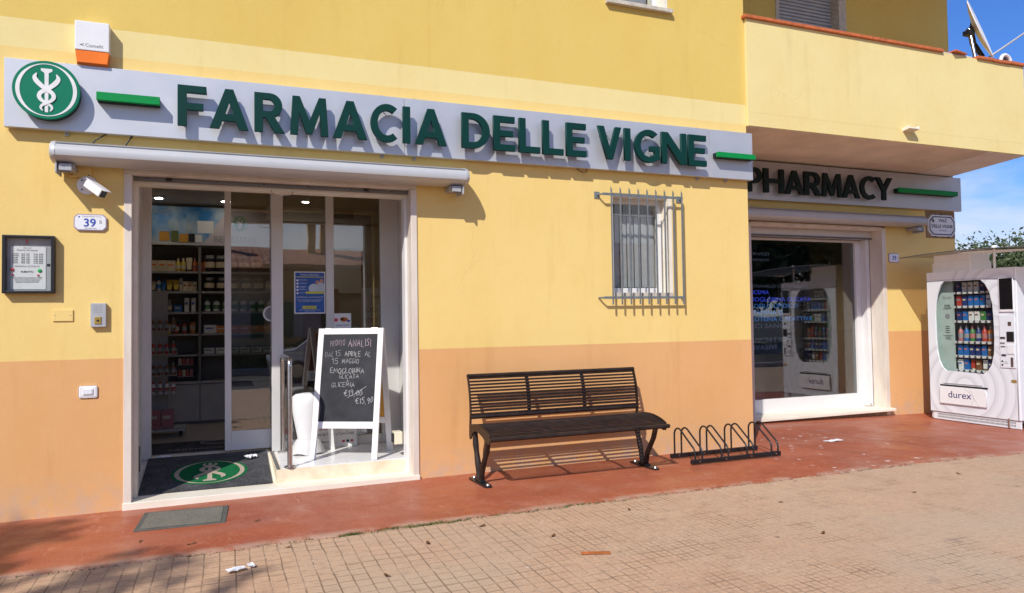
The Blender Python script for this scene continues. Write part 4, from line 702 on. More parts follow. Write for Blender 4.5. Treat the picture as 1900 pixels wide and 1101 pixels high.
def chalk(s, x0, x1, z, h, m_='chalk', rr=.0021):
    rr *= .68
    adv = []; x = 0
    for ch in s:
        wdt = .35 if ch == ' ' else max([p[0] for q in SK[ch] for p in q]+[.15])+.22; adv.append(x); x += wdt
    k = (x1-x0)/x; mb = MB()
    for ch, a in zip(s, adv):
        if ch == ' ': continue
        jy = rnd.uniform(-.13, .13); 
        for q in SK[ch]:
            P = [(x0+(a+p[0]+rnd.uniform(-.05, .05))*k, -.0045, z+(p[1]+jy+rnd.uniform(-.05, .05))*h) for p in q]; P2 = []
            for i in range(len(P)-1):
                for w in range(2): P2.append(tuple(P[i][j]+(P[i+1][j]-P[i][j])*w/2 for j in range(3)))
            P2.append(P[-1]); mb.tube(P2, rr, 5)
    mb.bm.transform(Tf); mb.build('chalk_writing', m_, t, local=True)
chalk('PRONTO', -.185, -.045, 1.005, .052, 'chalk_pink', .0016); chalk('ANALISI', -.015, .205, 1.0, .064, 'chalk_pink', .0028)
chalk('DAL', -.225, -.145, .905, .045, rr=.0012); chalk('15', -.135, -.075, .905, .055, rr=.0018); chalk('APRILE', -.045, .110, .905, .045, rr=.0026); chalk('AL', .145, .205, .905, .045)
chalk('15', -.160, -.095, .838, .052); chalk('MAGGIO', -.065, .095, .845, .042); chalk('EMOGLOBINA', -.170, .150, .757, .046, rr=.0026); chalk('GLICATA', -.085, .105, .708, .040); chalk('+', -.015, .012, .666, .04); chalk('GLICEMIA', -.150, .070, .632, .040)
chalk('€19,00', -.028, .145, .555, .052, rr=.0026); chalk('€15,90', .080, .250, .487, .052, rr=.0026)
mb = MB(); mb.tube([(0, -.0045, .535), (.08, -.0045, .575), (.17, -.0045, .635)], .0018, 5); mb.bm.transform(Tf); mb.build('strike_line', 'chalk', t, local=True)
# ---------------------------------------------------------------- dispenser stand
t = thing('dispenser', 'white tapering dispenser stand on a flared silver base', 'dispenser', (-.84, .80, .149)); 
mb = MB(); mb.lathe([(.155, .012), (.140, .06), (.112, .115), (.098, .135), (.09, .14)], 40, (-.84, .80, .1485), .8, wave=lambda a, i: (.012*sin(5*a) if i == 0 else 0)); mb.build('flared_base', 'aluminium', t, True)
mb = MB(); mb.lathe([(.088, .141), (.105, .23), (.130, .36), (.142, .46), (.138, .52), (.110, .545), (.05, .555)], 40, (-.84, .80, .1485), .75); mb.build('body', 'white_plastic', t, True)
mb = MB(); mb.tube([(-.70, .72, .66), (-.655, .69, .60), (-.63, .67, .54), (-.625, .67, .42)], .016, 10); mb.build('hose', 'rubber', t, True)
# posters leaning behind the A-board
t = thing('leaning_poster', 'white promotional poster with yellow flowers leaning at the glass', 'poster', (-.62, 1.02, .149)); M = Matrix.Translation((-.60, 1.03, .15)) @ Matrix.Rotation(R(-6), 4, 'X')
MB().box(-.25, .25, -.003, .003, 0, .36, M=M).build('sheet', 'paper', t)
for (x, z, rr) in ((-.15, .245, .03), (-.11, .27, .022), (.06, .25, .03), (.16, .28, .022)):
    mb = MB(); pts = [(x+rr*(1 if k % 2 else .55)*cos(k*pi/6), -.0035, z+rr*(1 if k % 2 else .55)*sin(k*pi/6)) for k in range(12)]; vv = [mb.bm.verts.new(p) for p in pts]; mb.bm.faces.new(vv); mb.bm.transform(M); mb.build('printed_flower', mat('flower_yellow', (.75, .50, .03), .6) if 'flower_yellow' not in MT else 'flower_yellow', t)
MM = M @ Matrix.Rotation(R(90), 4, 'X')
def ptxt(s, size, x, z, m_, w):
    cu = bpy.data.curves.new('t', 'FONT'); cu.body = s; cu.size = size; cu.align_x = 'CENTER'; cu.extrude = .0003; cu.resolution_u = 2; me = to_mesh(cu); xs_ = [v.co.x for v in me.vertices]; k = w/(max(xs_)-min(xs_)); me.transform(Matrix.Diagonal((k, 1, 1, 1))); me.transform(Matrix.Translation(-wpos(t)) @ M @ Matrix.Translation((x, -.0042, z)) @ Matrix.Rotation(R(90), 4, 'X')); link('lettering', me, m_, t)
mat('ink_red', (.50, .04, .10), .6)
ptxt('Naturale Effetto Immediato', .045, 0, .165, 'ink_red', .44); ptxt('Benessere del Naso e Cavo Orale', .04, 0, .112, 'ink_black', .44); ptxt('www.offerte.it', .028, -.09, .045, 'ink_black', .20)
for k, xx in enumerate((.12, .16, .20)): mb = MB(); mb.box(xx-.012, xx+.012, -.0045, -.0033, .04, .062, .003); mb.bm.transform(M); mb.build('social_icon', 'ink_red' if k != 1 else 'ink_black', t)
# blue poster on the pane
mat('poster_blue', (.02, .10, .40), .5, var=.15, scale=8); mat('poster_yellow', (.62, .60, .08), .6); mat('skin_print', (.55, .30, .20), .7); mat('shirt_print', (.52, .62, .72), .7)
t = thing('window_poster', 'blue health poster in a white border stuck on the glass', 'poster', (-.778, 1.118, 1.43)); PX0, PX1, PZ0, PZ1 = -.923, -.632, 1.436, 1.842; y = 1.114
bx('border', 'paper', t, PX0, PX1, y, y+.003, PZ0, PZ1); bx('print', 'poster_blue', t, PX0+.01, PX1-.01, y-.001, y-.0002, PZ0+.01, PZ1-.01)
bx('stripe', 'poster_yellow', t, PX0+.01, PX1-.01, y-.002, y-.0012, 1.787, 1.793); bx('stripe', 'poster_yellow', t, PX0+.075, PX1-.085, y-.002, y-.0012, 1.482, 1.510); bx('stripe', 'poster_yellow', t, -.815, PX1-.012, y-.003, y-.0022, 1.628, 1.650)
mb = MB()
for k in range(5): mb.cyl((PX0+.03, y-.0012, 1.757-.031*k), (PX0+.03, y-.002, 1.757-.031*k), .010, seg=16)
mb.build('bullet_mark', 'paper', t)
for k in range(5): txt(['Prevenzione', 'Diabete', 'Colesterolo e\ntrigliceridi', 'Pressione', 'Glicemia'][k], .014, (PX0+.048, y-.002, 1.757-.031*k), 'paper', t, align='LEFT', width=.07)
txt('Prenota il Benessere', .020, (-.778, y-.002, 1.805), 'paper', t, width=.17); txt('CONTROLLA LA TUA SALUTE', .018, (-.778, y-.002, 1.588), 'paper', t, width=.25); txt('Vieni in farmacia dal lunedi al sabato\nper un consiglio del farmacista', .013, (-.778, y-.002, 1.565), 'paper', t, width=.24); txt('TI ASPETTIAMO', .017, (-.78, y-.0026, 1.489), 'ink_black', t, width=.12); txt('Chiedi tutte le informazioni al banco\ndella tua farmacia', .010, (-.778, y-.002, 1.468), 'paper', t, width=.2)
for (x, z, a, b_, m_, ly) in ((-.74, 1.680, .050, .045, 'shirt_print', 0), (-.675, 1.690, .036, .055, 'shirt_print', 1), (-.707, 1.738, .016, .020, 'skin_print', 2), (-.668, 1.752, .017, .021, 'skin_print', 3)):
    mb = MB(); vv = [mb.bm.verts.new((x+a*cos(k*pi/12), y-.0012-.0003*ly, z+b_*sin(k*pi/12))) for k in range(24)]; mb.bm.faces.new(vv); mb.build('printed_figure', m_, t)
# notice card low in the right pane
t = thing('notice_card', 'white pharmacy card with printed red and yellow food on the glass', 'poster', (-.49, 1.118, 1.27)); bx('card', 'paper', t, -.555, -.385, 1.112, 1.116, 1.27, 1.435)
for (x, z, a, b_, m_) in ((-.53, 1.37, .02, .018, 'red_pin'), (-.455, 1.375, .040, .022, 'terracotta'), (-.470, 1.380, .014, .012, 'flower_yellow'), (-.41, 1.36, .015, .012, 'poster_blue')):
    mb = MB(); vv = [mb.bm.verts.new((x+a*cos(k*pi/10), 1.1112-.0002*(x > -.48), z+b_*sin(k*pi/10))) for k in range(20)]; mb.bm.faces.new(vv); mb.build('printed_food', m_, t)
txt('50 ANNI CON VOI', .02, (-.47, 1.111, 1.31), 'ink_blue', t, width=.12)
# cream magnetic holder on the right jamb
t = thing('door_stop_box', 'cream plastic holder box low on the right door jamb', 'door holder', (-.06, .30, .25)); bx('housing', 'cream_plastic', t, -.155, -.08, .25, .36, .26, .37, .006); mb = MB(); mb.box(-.164, -.1555, .262, .348, .275, .355, .002); mb.build('clamp', 'rubber', t)
# ---------------------------------------------------------------- interior furniture and goods
sh = thing('wall_shelving', 'tall grey shelving unit with lit banner above lower cabinets', 'shelving', (-1.7, 3.6, .151)); SY = 3.42
mat('cabinet', (.50, .48, .46), .35); mat('shelf_back', (.20, .185, .17), .7)
bx('unit_back', 'shelf_back', sh, -3.1, -.9, 3.75, 3.78, .152, 2.30); bx('upright', 'shelf_back', sh, -1.83, -1.80, SY, 3.7495, .66, 2.30); bx('upright', 'shelf_back', sh, -.93, -.90, SY, 3.7495, .152, 2.30)
for xa, xb in ((-3.1, -1.8145), (-1.8125, -.9305)): bx('cabinet_front', 'cabinet', sh, xa+.003, xb-.003, SY-.02, SY, .19, .625, .002)
bx('worktop', 'cabinet', sh, -3.1, -.931, SY-.03, 3.7495, .635, .66); bx('plinth', 'alu_dark', sh, -3.1, -.931, SY+.02, SY+.04, .151, .189)
SHELF = [1.985, 1.745, 1.497, 1.235, .985]
for xa, xb in ((-3.1, -1.8305), (-1.7995, -.9305)):
    for z in SHELF: f_ = bx('shelf', 'shelf_back', sh, xa, xb, SY, 3.7495, z-.010, z); bx('price_strip', 'room_grey', f_, xa+.005, xb-.005, SY-.003, SY-.0003, z-.024, z-.001)
M_, t_, b__ = new('banner_print'); g = G(t_); x, y_, z = g.sep(); n = g.noise(3.2, 5, .55, off=(2, 0, 1)); c_ = g.mix(g.rng(n, .38, .58), (.03, .22, .55), (.40, .55, .66)); c_ = g.mix(g.rng(z, 2.42, 2.30), c_, (.55, .53, .50)); diag = g.m('ADD', g.m('SUBTRACT', x, -1.78), g.m('MULTIPLY', g.m('SUBTRACT', z, 2.3), -.62)); c_ = g.mix(g.rng(diag, -.003, .003), c_, (.56, .50, .54)); t_.links.new(c_, b__.inputs['Base Color'])
bn = bx('banner', 'banner_print', sh, -3.1, -.9, SY-.015, SY, 2.302, 2.765)
txt('WELLNESS', .085, (-2.30, SY-.017, 2.665), 'ink_grey', bn, width=.34); txt('BENESSERE', .105, (-1.405, SY-.017, 2.345), 'ink_grey', bn, width=.50)
mb = MB(); mb.cyl((-1.36, SY-.0155, 2.58), (-1.36, SY-.018, 2.58), .095, seg=32); em = mb.build('banner_emblem', 'emblem_green', bn); emblem(-1.36, 2.58, .093, SY-.018, em)
for (x, z, w, h, m_) in ((-2.20, 2.37, .11, .11, 'ochre_board'), (-2.09, 2.36, .08, .13, 'weed'), (-1.99, 2.355, .10, .10, 'ochre_board'), (-1.90, 2.36, .07, .10, 'slate'), (-1.83, 2.36, .08, .09, 'paper')): MB().box(x-w/2, x+w/2, SY-.0175, SY-.0155, z-.02, z+h-.02, .006).build('printed_jar', m_, bn)
bx('printed_towels', 'paper', bn, -1.84, -1.66, SY-.0165, SY-.0153, 2.45, 2.60)
for k in range(6): MB().box(-.002, .002, -.0005, .0005, 0, .17, M=Matrix.Translation((-2.12+.03*k+(.07 if k > 2 else 0), SY-.0162, 2.44)) @ Matrix.Rotation(R(-14+7*k), 4, 'Y')).build('printed_reed', 'flower_yellow', bn)
COL = {'cream': (.62, .52, .36), 'white': (.70, .70, .68), 'red': (.42, .05, .03), 'orange': (.62, .20, .03), 'yellow': (.62, .45, .06), 'black': (.015, .015, .018), 'blue': (.02, .14, .42), 'brown': (.20, .09, .04), 'green': (.06, .20, .06), 'grey': (.28, .28, .29), 'navy': (.02, .04, .16), 'pink': (.45, .16, .16)}
for k, v_ in COL.items(): mat('pack_'+k, v_, .4, var=.08, scale=40)
PROTO = {}
def goods(kind, col, w, h, d, loc, label, group, face='front', rotz=0):
    key = (kind, col, round(w, 3), round(h, 3), face)
    if key in PROTO:
        src = PROTO[key]; o = src.copy(); C.objects.link(o)
        for ch in src.children: c = ch.copy(); C.objects.link(c); c.parent = o
    else:
        o = thing(kind, '', kind, (0, 0, 0)); lab = rnd.choice(['pack_cream', 'pack_grey', 'pack_cream', 'pack_pink']) if col not in ('white', 'cream') else rnd.choice(['pack_red', 'pack_green', 'pack_blue', 'pack_brown', 'pack_orange']); mb = MB()
        if kind == 'box':
            mb.box(-w/2, w/2, -d/2, d/2, 0, h, .002); mb.build('carton', 'pack_'+col, o, local=True); MB().box(-w*.40, w*.22, -d/2-.0008, -d/2-.0001, h*.52, h*.68).build('label_band', lab, o, local=True)
        elif kind == 'jar':
            mb.lathe([(w*.46, 0), (w*.5, h*.05), (w*.5, h*.74), (w*.40, h*.82)], 18); mb.build('body', 'pack_'+col, o, True, True); MB().lathe([(w*.42, h*.821), (w*.42, h*.98), (w*.39, h)], 18).build('lid', 'pack_black' if col != 'black' else 'pack_grey', o, True, True); MB().lathe([(w*.502, h*.25), (w*.502, h*.6)], 18).build('label_band', lab, o, True, True)
        elif kind == 'tube':
            mb.add([(-w/2, -.002, h), (w/2, -.002, h), (w/2, .002, h), (-w/2, .002, h), (-w*.32, -d*.4, h*.16), (w*.32, -d*.4, h*.16), (w*.32, d*.4, h*.16), (-w*.32, d*.4, h*.16)], [(0, 1, 2, 3), (4, 5, 1, 0), (5, 6, 2, 1), (6, 7, 3, 2), (7, 4, 0, 3), (7, 6, 5, 4)]); mb.build('body', 'pack_'+col, o, local=True); MB().lathe([(w*.30, 0), (w*.30, h*.158)], 14).build('cap', lab, o, True, True)
        else:
            mb.lathe([(w*.42, 0), (w*.5, h*.04), (w*.5, h*.66), (w*.2, h*.80)], 16); mb.build('body', 'pack_'+col, o, True, True); MB().lathe([(w*.22, h*.801), (w*.22, h*.97), (w*.15, h)], 12).build('cap', lab if kind == 'bottle' else 'pack_black', o, True, True); MB().lathe([(w*.505, h*.2), (w*.505, h*.5)], 16).build('label_band', lab, o, True, True)
        PROTO[key] = o
    o.location = loc; o.rotation_euler = (0, 0, rotz if face == 'front' else R(-90)+rotz); tag(o, label, kind, group); return o
ROWN = ['top', 'second', 'third', 'fourth', 'lowest']
ORD = ['first', 'second', 'third', 'fourth', 'fifth', 'sixth', 'seventh', 'eighth', 'ninth', 'tenth', 'eleventh', 'twelfth']
LEFT = [[('box', 'cream', .09, .13)]*3+[('bottle', 'yellow', .055, .16)]*2+[('tube', 'cream', .07, .17)]+[('bottle', 'orange', .055, .16)]*3,
 [('tube', 'cream', .065, .12), ('bottle', 'white', .05, .17), ('tube', 'blue', .055, .12), ('tube', 'yellow', .07, .14), ('tube', 'yellow', .07, .14), ('box', 'cream', .035, .16), ('box', 'cream', .055, .12), ('box', 'cream', .055, .12), ('box', 'cream', .04, .12)],
 [('bottle', 'blue', .07, .16), ('bottle', 'green', .06, .19), ('bottle', 'grey', .055, .15), ('box', 'blue', .085, .08), ('box', 'white', .05, .17), ('box', 'white', .05, .17)],
 [('box', 'brown', .06, .15), ('box', 'brown', .06, .14), ('jar', 'yellow', .055, .15), ('jar', 'red', .06, .14), ('jar', 'red', .06, .15), ('jar', 'orange', .07, .17)], []]
RIGHT = [[('jar', 'black', .13, .20)]*6, [('jar', 'black', .12, .17)]*5+[('jar', 'grey', .09, .15)], [('bottle', 'white', .075, .17)]*8, [('box', 'white', .14, .10)]+[('box', 'orange', .13, .09)]*5, [('box', 'white', .12, .07)]*6]
for side, data, xa, xb in (('left', LEFT, -2.36, -1.86), ('right', RIGHT, -1.77, -.97)):
    for ri, row in enumerate(data):
        if not row: continue
        tot = sum(p[2] for p in row); gap = (xb-xa-tot)/max(len(row)-1, 1); gap = min(gap, .03) if gap > 0 else gap; x = xa
        for ci, (kd, cl, w, h) in enumerate(row):
            goods(kd, cl, w, h, min(w, .08), (x+w/2, SY+.075+rnd.uniform(-.008, .008), SHELF[ri]+.0005), f'{cl} {kd}, {ORD[ci]} from left on {ROWN[ri]} {side} shelf behind the door', 'goods on the pharmacy shelves', rotz=rnd.uniform(-.06, .06)); x += w+max(gap, .002)
# revolving wire stand with small goods at the left
t = thing('display_stand', 'tall wheeled wire display stand behind the open door', 'display stand', (-2.20, 2.62, .151)); mat('wire', (.45, .44, .42), .4)
bx('stand_board', 'room_grey', t, -2.42, -2.12, 2.70, 2.715, .30, 1.72); bx('stand_base', 'cabinet', t, -2.50, -1.93, 2.40, 2.80, .215, .235, .003)
for (x, y) in ((-2.40, 2.45), (-1.98, 2.55), (-2.0, 2.75), (-2.4, 2.75)): mb = MB(); mb.cyl((x-.012, y, .180), (x+.012, y, .180), .028, seg=16); mb.build('castor', 'rubber', t, True)
TIERS = [1.28, 1.03, .80, .60]
for zt in TIERS:
    mb = MB()
    for z in (zt, zt+.05): mb.tube([(-2.42, 2.70, z), (-2.42, 2.48, z), (-2.02, 2.48, z), (-2.02, 2.70, z)], .003, 6)
    for k in range(11): mb.tube([(-2.42+.04*k, 2.48, zt), (-2.42+.04*k, 2.48, zt+.05)], .002, 5)
    for k in range(4): mb.tube([(-2.42, 2.52+.05*k, zt), (-2.02, 2.52+.05*k, zt)], .002, 5)
    mb.build('wire_basket', 'wire', t)
for i, zt in enumerate(TIERS):
    for k in range(6): goods('bottle', ['brown', 'red', 'brown', 'white'][i], .045, .14, .045, (-2.38+.065*k, 2.53, zt+.004), f'small {["brown", "red", "brown", "white"][i]} bottle, {ORD[k]} from left in {ROWN[i] if i < 3 else "lowest"} basket of the wire stand', 'small bottles on the wire stand')
for k in range(2): goods('box', 'pink', .12, .20, .05, (-2.24+.13*k, 2.55, .2355), ['pink box standing left on the base of the wire stand', 'pink box standing right on the base of the wire stand'][k], 'pink boxes at the foot of the wire stand')
t = thing('cosmetics_display', 'black counter display with red and cream cosmetics', 'display', (-1.97, 3.50, .661)); bx('case', 'black', t, -2.07, -1.88, 3.52, 3.60, .661, 1.0); 
for j, z in enumerate((.72, .86)):
    bx('tray', 'wire', t, -2.065, -1.885, 3.47, 3.519, z-.006, z)
    for k in range(4): bx('cosmetic', ['pack_red', 'pack_cream', 'pack_red', 'pack_pink'][(k+j) % 4], t, -2.055+.043*k, -2.02+.043*k, 3.475, 3.515, z+.001, z+.08, .002)
# right of the mullion: eyewear stand, brown panels, green leaflet
t = thing('eyewear_stand', 'grey reading glasses display with rows of spectacles', 'display stand', (.0, 1.75, .151)); MB().box(-.16, .28, 1.78, 1.82, .152, 1.72, .004).build('stand_board', 'paper', t); txt('Tom Cross', .07, (.06, 1.778, 1.60), 'ink_black', t, width=.26, shear=.3)
for k in range(7):
    for s, cx in ((0, -.06), (1, .16)):
        z = 1.48-.115*k; mb = MB()
        for dx in (-.034, .034): mb.tube([(cx+dx+.026*cos(a), 1.765, z+.020*sin(a)) for a in [q*pi/6 for q in range(12)]], .0032, 5, True)
        mb.tube([(cx-.008, 1.763, z+.004), (cx+.008, 1.763, z+.004)], .003, 5); mb.tube([(cx-.06, 1.765, z+.008), (cx-.068, 1.80, z+.008)], .003, 5); mb.tube([(cx+.06, 1.765, z+.008), (cx+.068, 1.80, z+.008)], .003, 5); mb.build('spectacles', 'black' if s else 'pack_brown', t)
t = thing('brown_panel', 'terracotta brown advertising panel behind the blue poster', 'panel', (-.55, 2.1, .151)); mat('brown_print', (.26, .075, .035), .5); bx('panel_board', 'brown_print', t, -.74, -.36, 2.1, 2.12, .152, 1.72, .003); mb = MB(); mb.tube([(-.46+.05*cos(a), 2.097, 1.55+.05*sin(a)) for a in [k*pi/12 for k in range(24)]], .006, 6, True); mb.build('round_mark', 'paper', t)
t = thing('sandalwood_counter', 'pale counter block behind the fixed glass', 'counter', (-.5, 3.2, .151)); bx('counter_body', 'cabinet', t, -.85, .9, 2.9, 3.3, .152, .95, .004); bx('counter_top', 'room_grey', t, -.87, .92, 2.88, 3.32, .951, .98, .003)
t = thing('notice_sheet', 'framed white sheet on the far wall inside the shop', 'picture', (.1, 4.89, 1.9)); bx('frame', 'black', t, -.12, .42, 4.87, 4.899, 1.75, 2.45); bx('sheet', 'paper', t, -.09, .39, 4.866, 4.8695, 1.78, 2.42)
t = thing('opening_sign', 'small white card sign with a ring mark low behind the glass', 'sign', (-.72, 1.2, .7)); bx('card', 'paper', t, -.80, -.60, 1.20, 1.205, .78, .88); txt('OPEN', .06, (-.70, 1.1985, .808), 'ink_grey', t, width=.13); bx('stem', 'black', t, -.78, -.62, 1.21, 1.24, .152, .779)
# lit text board behind the corner window
t = thing('text_display', 'dark window display with glowing blue test names', 'screen', (5.3, 1.78, 1.0)); bx('screen_panel', 'black_gloss', t, 4.76, 6.15, 1.80, 1.83, .82, 2.33)
lines = [('SERVIZI', .055, 2.18, 'led_dim', .40), ('IN FARMACIA', .05, 2.10, 'led_dim', .40), ('AUTOANALISI DEL SANGUE', .06, 1.735, 'led_dim', 1.0), ('GLICEMIA', .075, 1.645, 'led_blue', .38), ('EMOGLOBINA GLICATA', .085, 1.545, 'led_blue', 1.12), ('PROFILO LIPIDICO', .085, 1.455, 'led_cyan', .88), ('VITAMINA D', .085, 1.365, 'led_cyan', .62), ('PROTEINA C REATTIVA', .085, 1.275, 'led_cyan', 1.14), ('FECI SANGUE', .085, 1.18, 'led_dim', .80), ('TAMPONI E NON', .09, .99, 'led_dim', .75), ('INVASIVI', .09, .89, 'led_dim', .48)]
for s, sz, z, m_, w in lines: txt(s, sz, (5.03, 1.7985, z), m_, t, align='LEFT', width=w)
# ---------------------------------------------------------------- vending machine  (front faces -x)
VX, VY = 7.28, .856; vz = gz(7.5)
t = thing('vending_machine', 'white vending machine with rounded product window and ringed front', 'vending machine', (VX+.4, VY-.59, vz)); D = .82; Wd = 1.18; Ht = 1.96
def vp(u_, w_, dep=0): return (VX+dep, VY-u_, vz+w_)
def vbox(name, m_, u0_, u1_, w0, w1, d0, d1, bev=0, parent=t): return bx(name, m_, parent, VX+d0, VX+d1, VY-u1_, VY-u0_, vz+w0, vz+w1, bev)
mat('machine_white', (.74, .77, .81), .28, var=.015, scale=3); mat('machine_side', (.75, .77, .80), .35, var=.02)
M_, t_, b__ = new('machine_print'); g = G(t_); x, y_, z = g.sep()
def rings(cy, cz):
    dd = g.m('SQRT', g.m('ADD', g.m('POWER', g.m('SUBTRACT', y_, cy), 2.0), g.m('POWER', g.m('SUBTRACT', z, cz), 2.0))); a = g.m('FRACT', g.m('DIVIDE', dd, .125)); return g.m('MULTIPLY', g.rng(a, .0, .55, 1.0, 0.0), g.rng(dd, .72, .66)), dd
r1, d1 = rings(VY-.50, vz+.45); r2, d2 = rings(VY-.98, vz+1.62); rr_ = g.m('MAXIMUM', r1, g.m('MULTIPLY', r2, g.rng(d1, .62, .68))); c_ = g.mix(g.m('MULTIPLY', rr_, .40), (.75, .775, .81), (.38, .38, .41)); t_.links.new(c_, b__.inputs['Base Color']); b__.inputs['Roughness'].default_value = .25
ch = curve_mesh  # front door skin with the window cut out
win = [(.107, 1.42), (.118, 1.55), (.150, 1.68), (.20, 1.79), (.246, 1.834), (.742, 1.828), (.80, 1.77), (.85, 1.67), (.882, 1.52), (.893, 1.30), (.893, 1.08), (.882, .90), (.85, .77), (.80, .69), (.74, .645), (.24, .660), (.19, .70), (.145, .79), (.118, .93), (.107, 1.10)]
outer = [(.0, .11), (1.15, .11), (1.15, Ht), (.0, Ht)]
me = ch([outer, win], .012); o = link('door_skin', place_mesh(me, 'left', (VX, VY, vz), t), 'machine_print', t)
vbox('cabinet_side', 'machine_side', .0, .03, .02, Ht-.002, .0125, D, .004); vbox('cabinet_side', 'machine_side', 1.15, Wd, .11, Ht, -.010, D, .012); vbox('cabinet_top', 'machine_side', .0305, 1.1495, Ht-.05, Ht-.003, .0125, D, .002); vbox('cabinet_back', 'machine_side', .0305, 1.1495, .02, Ht-.0505, D-.03, D); vbox('cabinet_inner', 'machine_white', .91, 1.1495, .115, Ht-.0505, .0125, D-.031)
vbox('cabinet_lower', 'machine_white', .0305, .9095, .02, .60, .0125, D-.031)
mat('mint', (.42, .52, .48), .5); vbox('side_panel', 'mint', .0305, .285, .601, Ht-.051, .10, .12); vbox('inner_back', 'pack_grey', .2855, .9095, .601, Ht-.051, .45, .47)
txt('durex', .07, vp(.20, 1.60, .098), 'ink_grey', t, 'left', width=.12); txt('SCOPRI\nLA NOVITA', .035, vp(.20, 1.50, .098), 'ink_black', t, 'left', width=.12, bold=.0006)
mb = MB(); mb.cyl(vp(.20, 1.37, .098), vp(.20, 1.37, .0985), .035, seg=20); mb.build('round_mark', 'ink_grey', t)
for k in range(4): vbox('printed_bar', 'ink_black', .165, .225, 1.235-.027*k, 1.243-.027*k, .097, .0985)
txt('Per informazioni\nrivolgersi\nin farmacia', .022, vp(.20, 1.11, .098), 'ink_black', t, 'left', width=.13)
win_in = [(.5+(a-.5)*.988, 1.24+(b_-1.24)*.992) for a, b_ in win]; me = ch([win_in], .002); link('window_pane', place_mesh(me, 'left', (VX+.004, VY, vz), t), 'thin_glass', t)
VS = [1.69, 1.506, 1.315, 1.046, .863, .679]; ns = 8
VC = [[('box', 'navy'), ('box', 'white'), ('box', 'white'), ('box', 'white'), ('box', 'navy'), ('box', 'red'), ('box', 'grey')], [('box', 'red'), ('box', 'navy'), ('box', 'blue'), ('box', 'blue'), ('box', 'blue'), ('box', 'white'), ('box', 'brown'), ('box', 'navy')], [('box', 'navy'), ('box', 'blue'), ('box', 'white'), ('box', 'white'), ('box', 'green'), ('box', 'navy'), ('box', 'cream')],
 [('bottle', 'pink'), ('bottle', 'blue'), ('bottle', 'green'), ('bottle', 'navy'), ('bottle', 'red'), ('bottle', 'orange'), ('bottle', 'grey')], [('box', 'blue'), ('box', 'blue'), ('box', 'navy'), ('box', 'navy'), ('box', 'blue'), ('box', 'brown'), ('box', 'brown')], [('box', 'white'), ('box', 'blue'), ('tube', 'red'), ('box', 'brown'), ('tube', 'white'), ('box', 'navy'), ('box', 'blue')]]
for i, w_ in enumerate(VS):
    s_h = vbox('product_shelf', 'pack_white', .2955, .905, w_-.03, w_, .10, .449)
    mb = MB()
    for k in range(8): p = vp(.33+.078*k, w_-.012, .097); mb.cyl(p, (p[0]+.003, p[1], p[2]), .012, seg=10)
    for k in range(8): p = vp(.33+.078*k, w_-.024, .0985); mb.box(p[0]-.0005, p[0]+.001, p[1]-.018, p[1]+.018, p[2]-.003, p[2]+.002)
    mb.build('spiral_mark', 'ink_black', s_h)
    for k, (kd, cl) in enumerate(VC[i]):
        hgt = .13 if kd != 'bottle' else .20; hgt = .12 if i in (0, 2) else hgt
        p = vp(.335+.080*k, w_+.001, .16); goods(kd, cl, .062, hgt, .045, p, f'{cl} {kd}, {ORD[k]} from left on {["top", "second", "third", "fourth", "fifth", "lowest"][i]} shelf of the vending machine', 'packs inside the vending machine', face='left')
vbox('screen_frame', 'white_plastic', .972, 1.148, 1.42, 1.842, -.026, -.0125, .003); vbox('touch_screen', 'black_gloss', .984, 1.142, 1.452, 1.828, -.030, -.0265, .001)
vbox('control_panel', 'machine_white', .965, 1.149, .74, 1.38, -.022, -.0125, .003)
for (a, b_, c, d_, m_) in ((1.075, 1.115, 1.255, 1.30, 'steel'), (1.055, 1.14, 1.06, 1.18, 'black'), (.975, 1.035, 1.095, 1.115, 'black'), (.975, 1.03, 1.035, 1.05, 'ink_grey'), (.98, 1.035, .995, 1.005, 'steel'), (1.055, 1.138, .91, 1.02, 'paper'), (.985, 1.04, .885, .905, 'black'), (1.095, 1.125, .76, .87, 'steel')): vbox('payment_slot', m_, a, b_, c, d_, -.030, -.0225, .002)
mb = MB(); 
for k in range(2): mb.cyl(vp(.99, .82-.045*k, -.0255), vp(.99, .82-.045*k, -.0222), .011, seg=14)
mb.build('coin_button', 'black', t); txt('resto\nmonete', .018, vp(1.03, .81, -.0228), 'ink_grey', t, 'left'); vbox('coin_tray', 'brass', 1.085, 1.148, .565, .60, -.016, -.0125, .001)
mb = MB(); ucs = [(.155, .235), (.78, .235), (.782, .40), (.765, .44), (.72, .452), (.158, .455)]
me = ch([ucs], .004, .003); link('delivery_flap', place_mesh(me, 'left', (VX-.028, VY, vz), t), 'white_plastic', t); vbox('flap_shadow_gap', 'black', .15, .79, .4555, .478, -.0165, -.0125); vbox('flap_trim', 'steel', .20, .72, .492, .498, -.018, -.0125)
txt('durex', .125, vp(.43, .315, -.0355), 'ink_purple', t, 'left', width=.315, bold=.0004); mb = MB(); mb.tube([vp(.58, .237, -.036), vp(.62, .32, -.036), vp(.60, .40, -.036), vp(.56, .452, -.036)], .0012, 5); mb.tube([vp(.50, .45, -.036), vp(.60, .37, -.036), vp(.68, .237, -.036)], .0012, 5); mb.build('flap_line', 'ink_grey', t)
vbox('kick_plate', 'machine_side', .0305, Wd-.001, .012, .108, -.004, .012, .003); vbox('kick_seam', 'steel', .0, Wd, .1085, .1145, -.012, .01)
mb = MB()
for k in range(66):
    for j in (0, 1): p = vp(.10+.0155*k, .035+.034*j, -.0048); mb.box(p[0], p[0]+.0005, p[1]-.0035, p[1]+.0035, p[2], p[2]+.024)
mb.build('vent_slot', 'black', t); mb = MB(); mb.cyl(vp(1.04, .02, -.012), vp(1.04, .13, -.012), .012, seg=12); mb.build('lock_rod', 'steel', t, True)
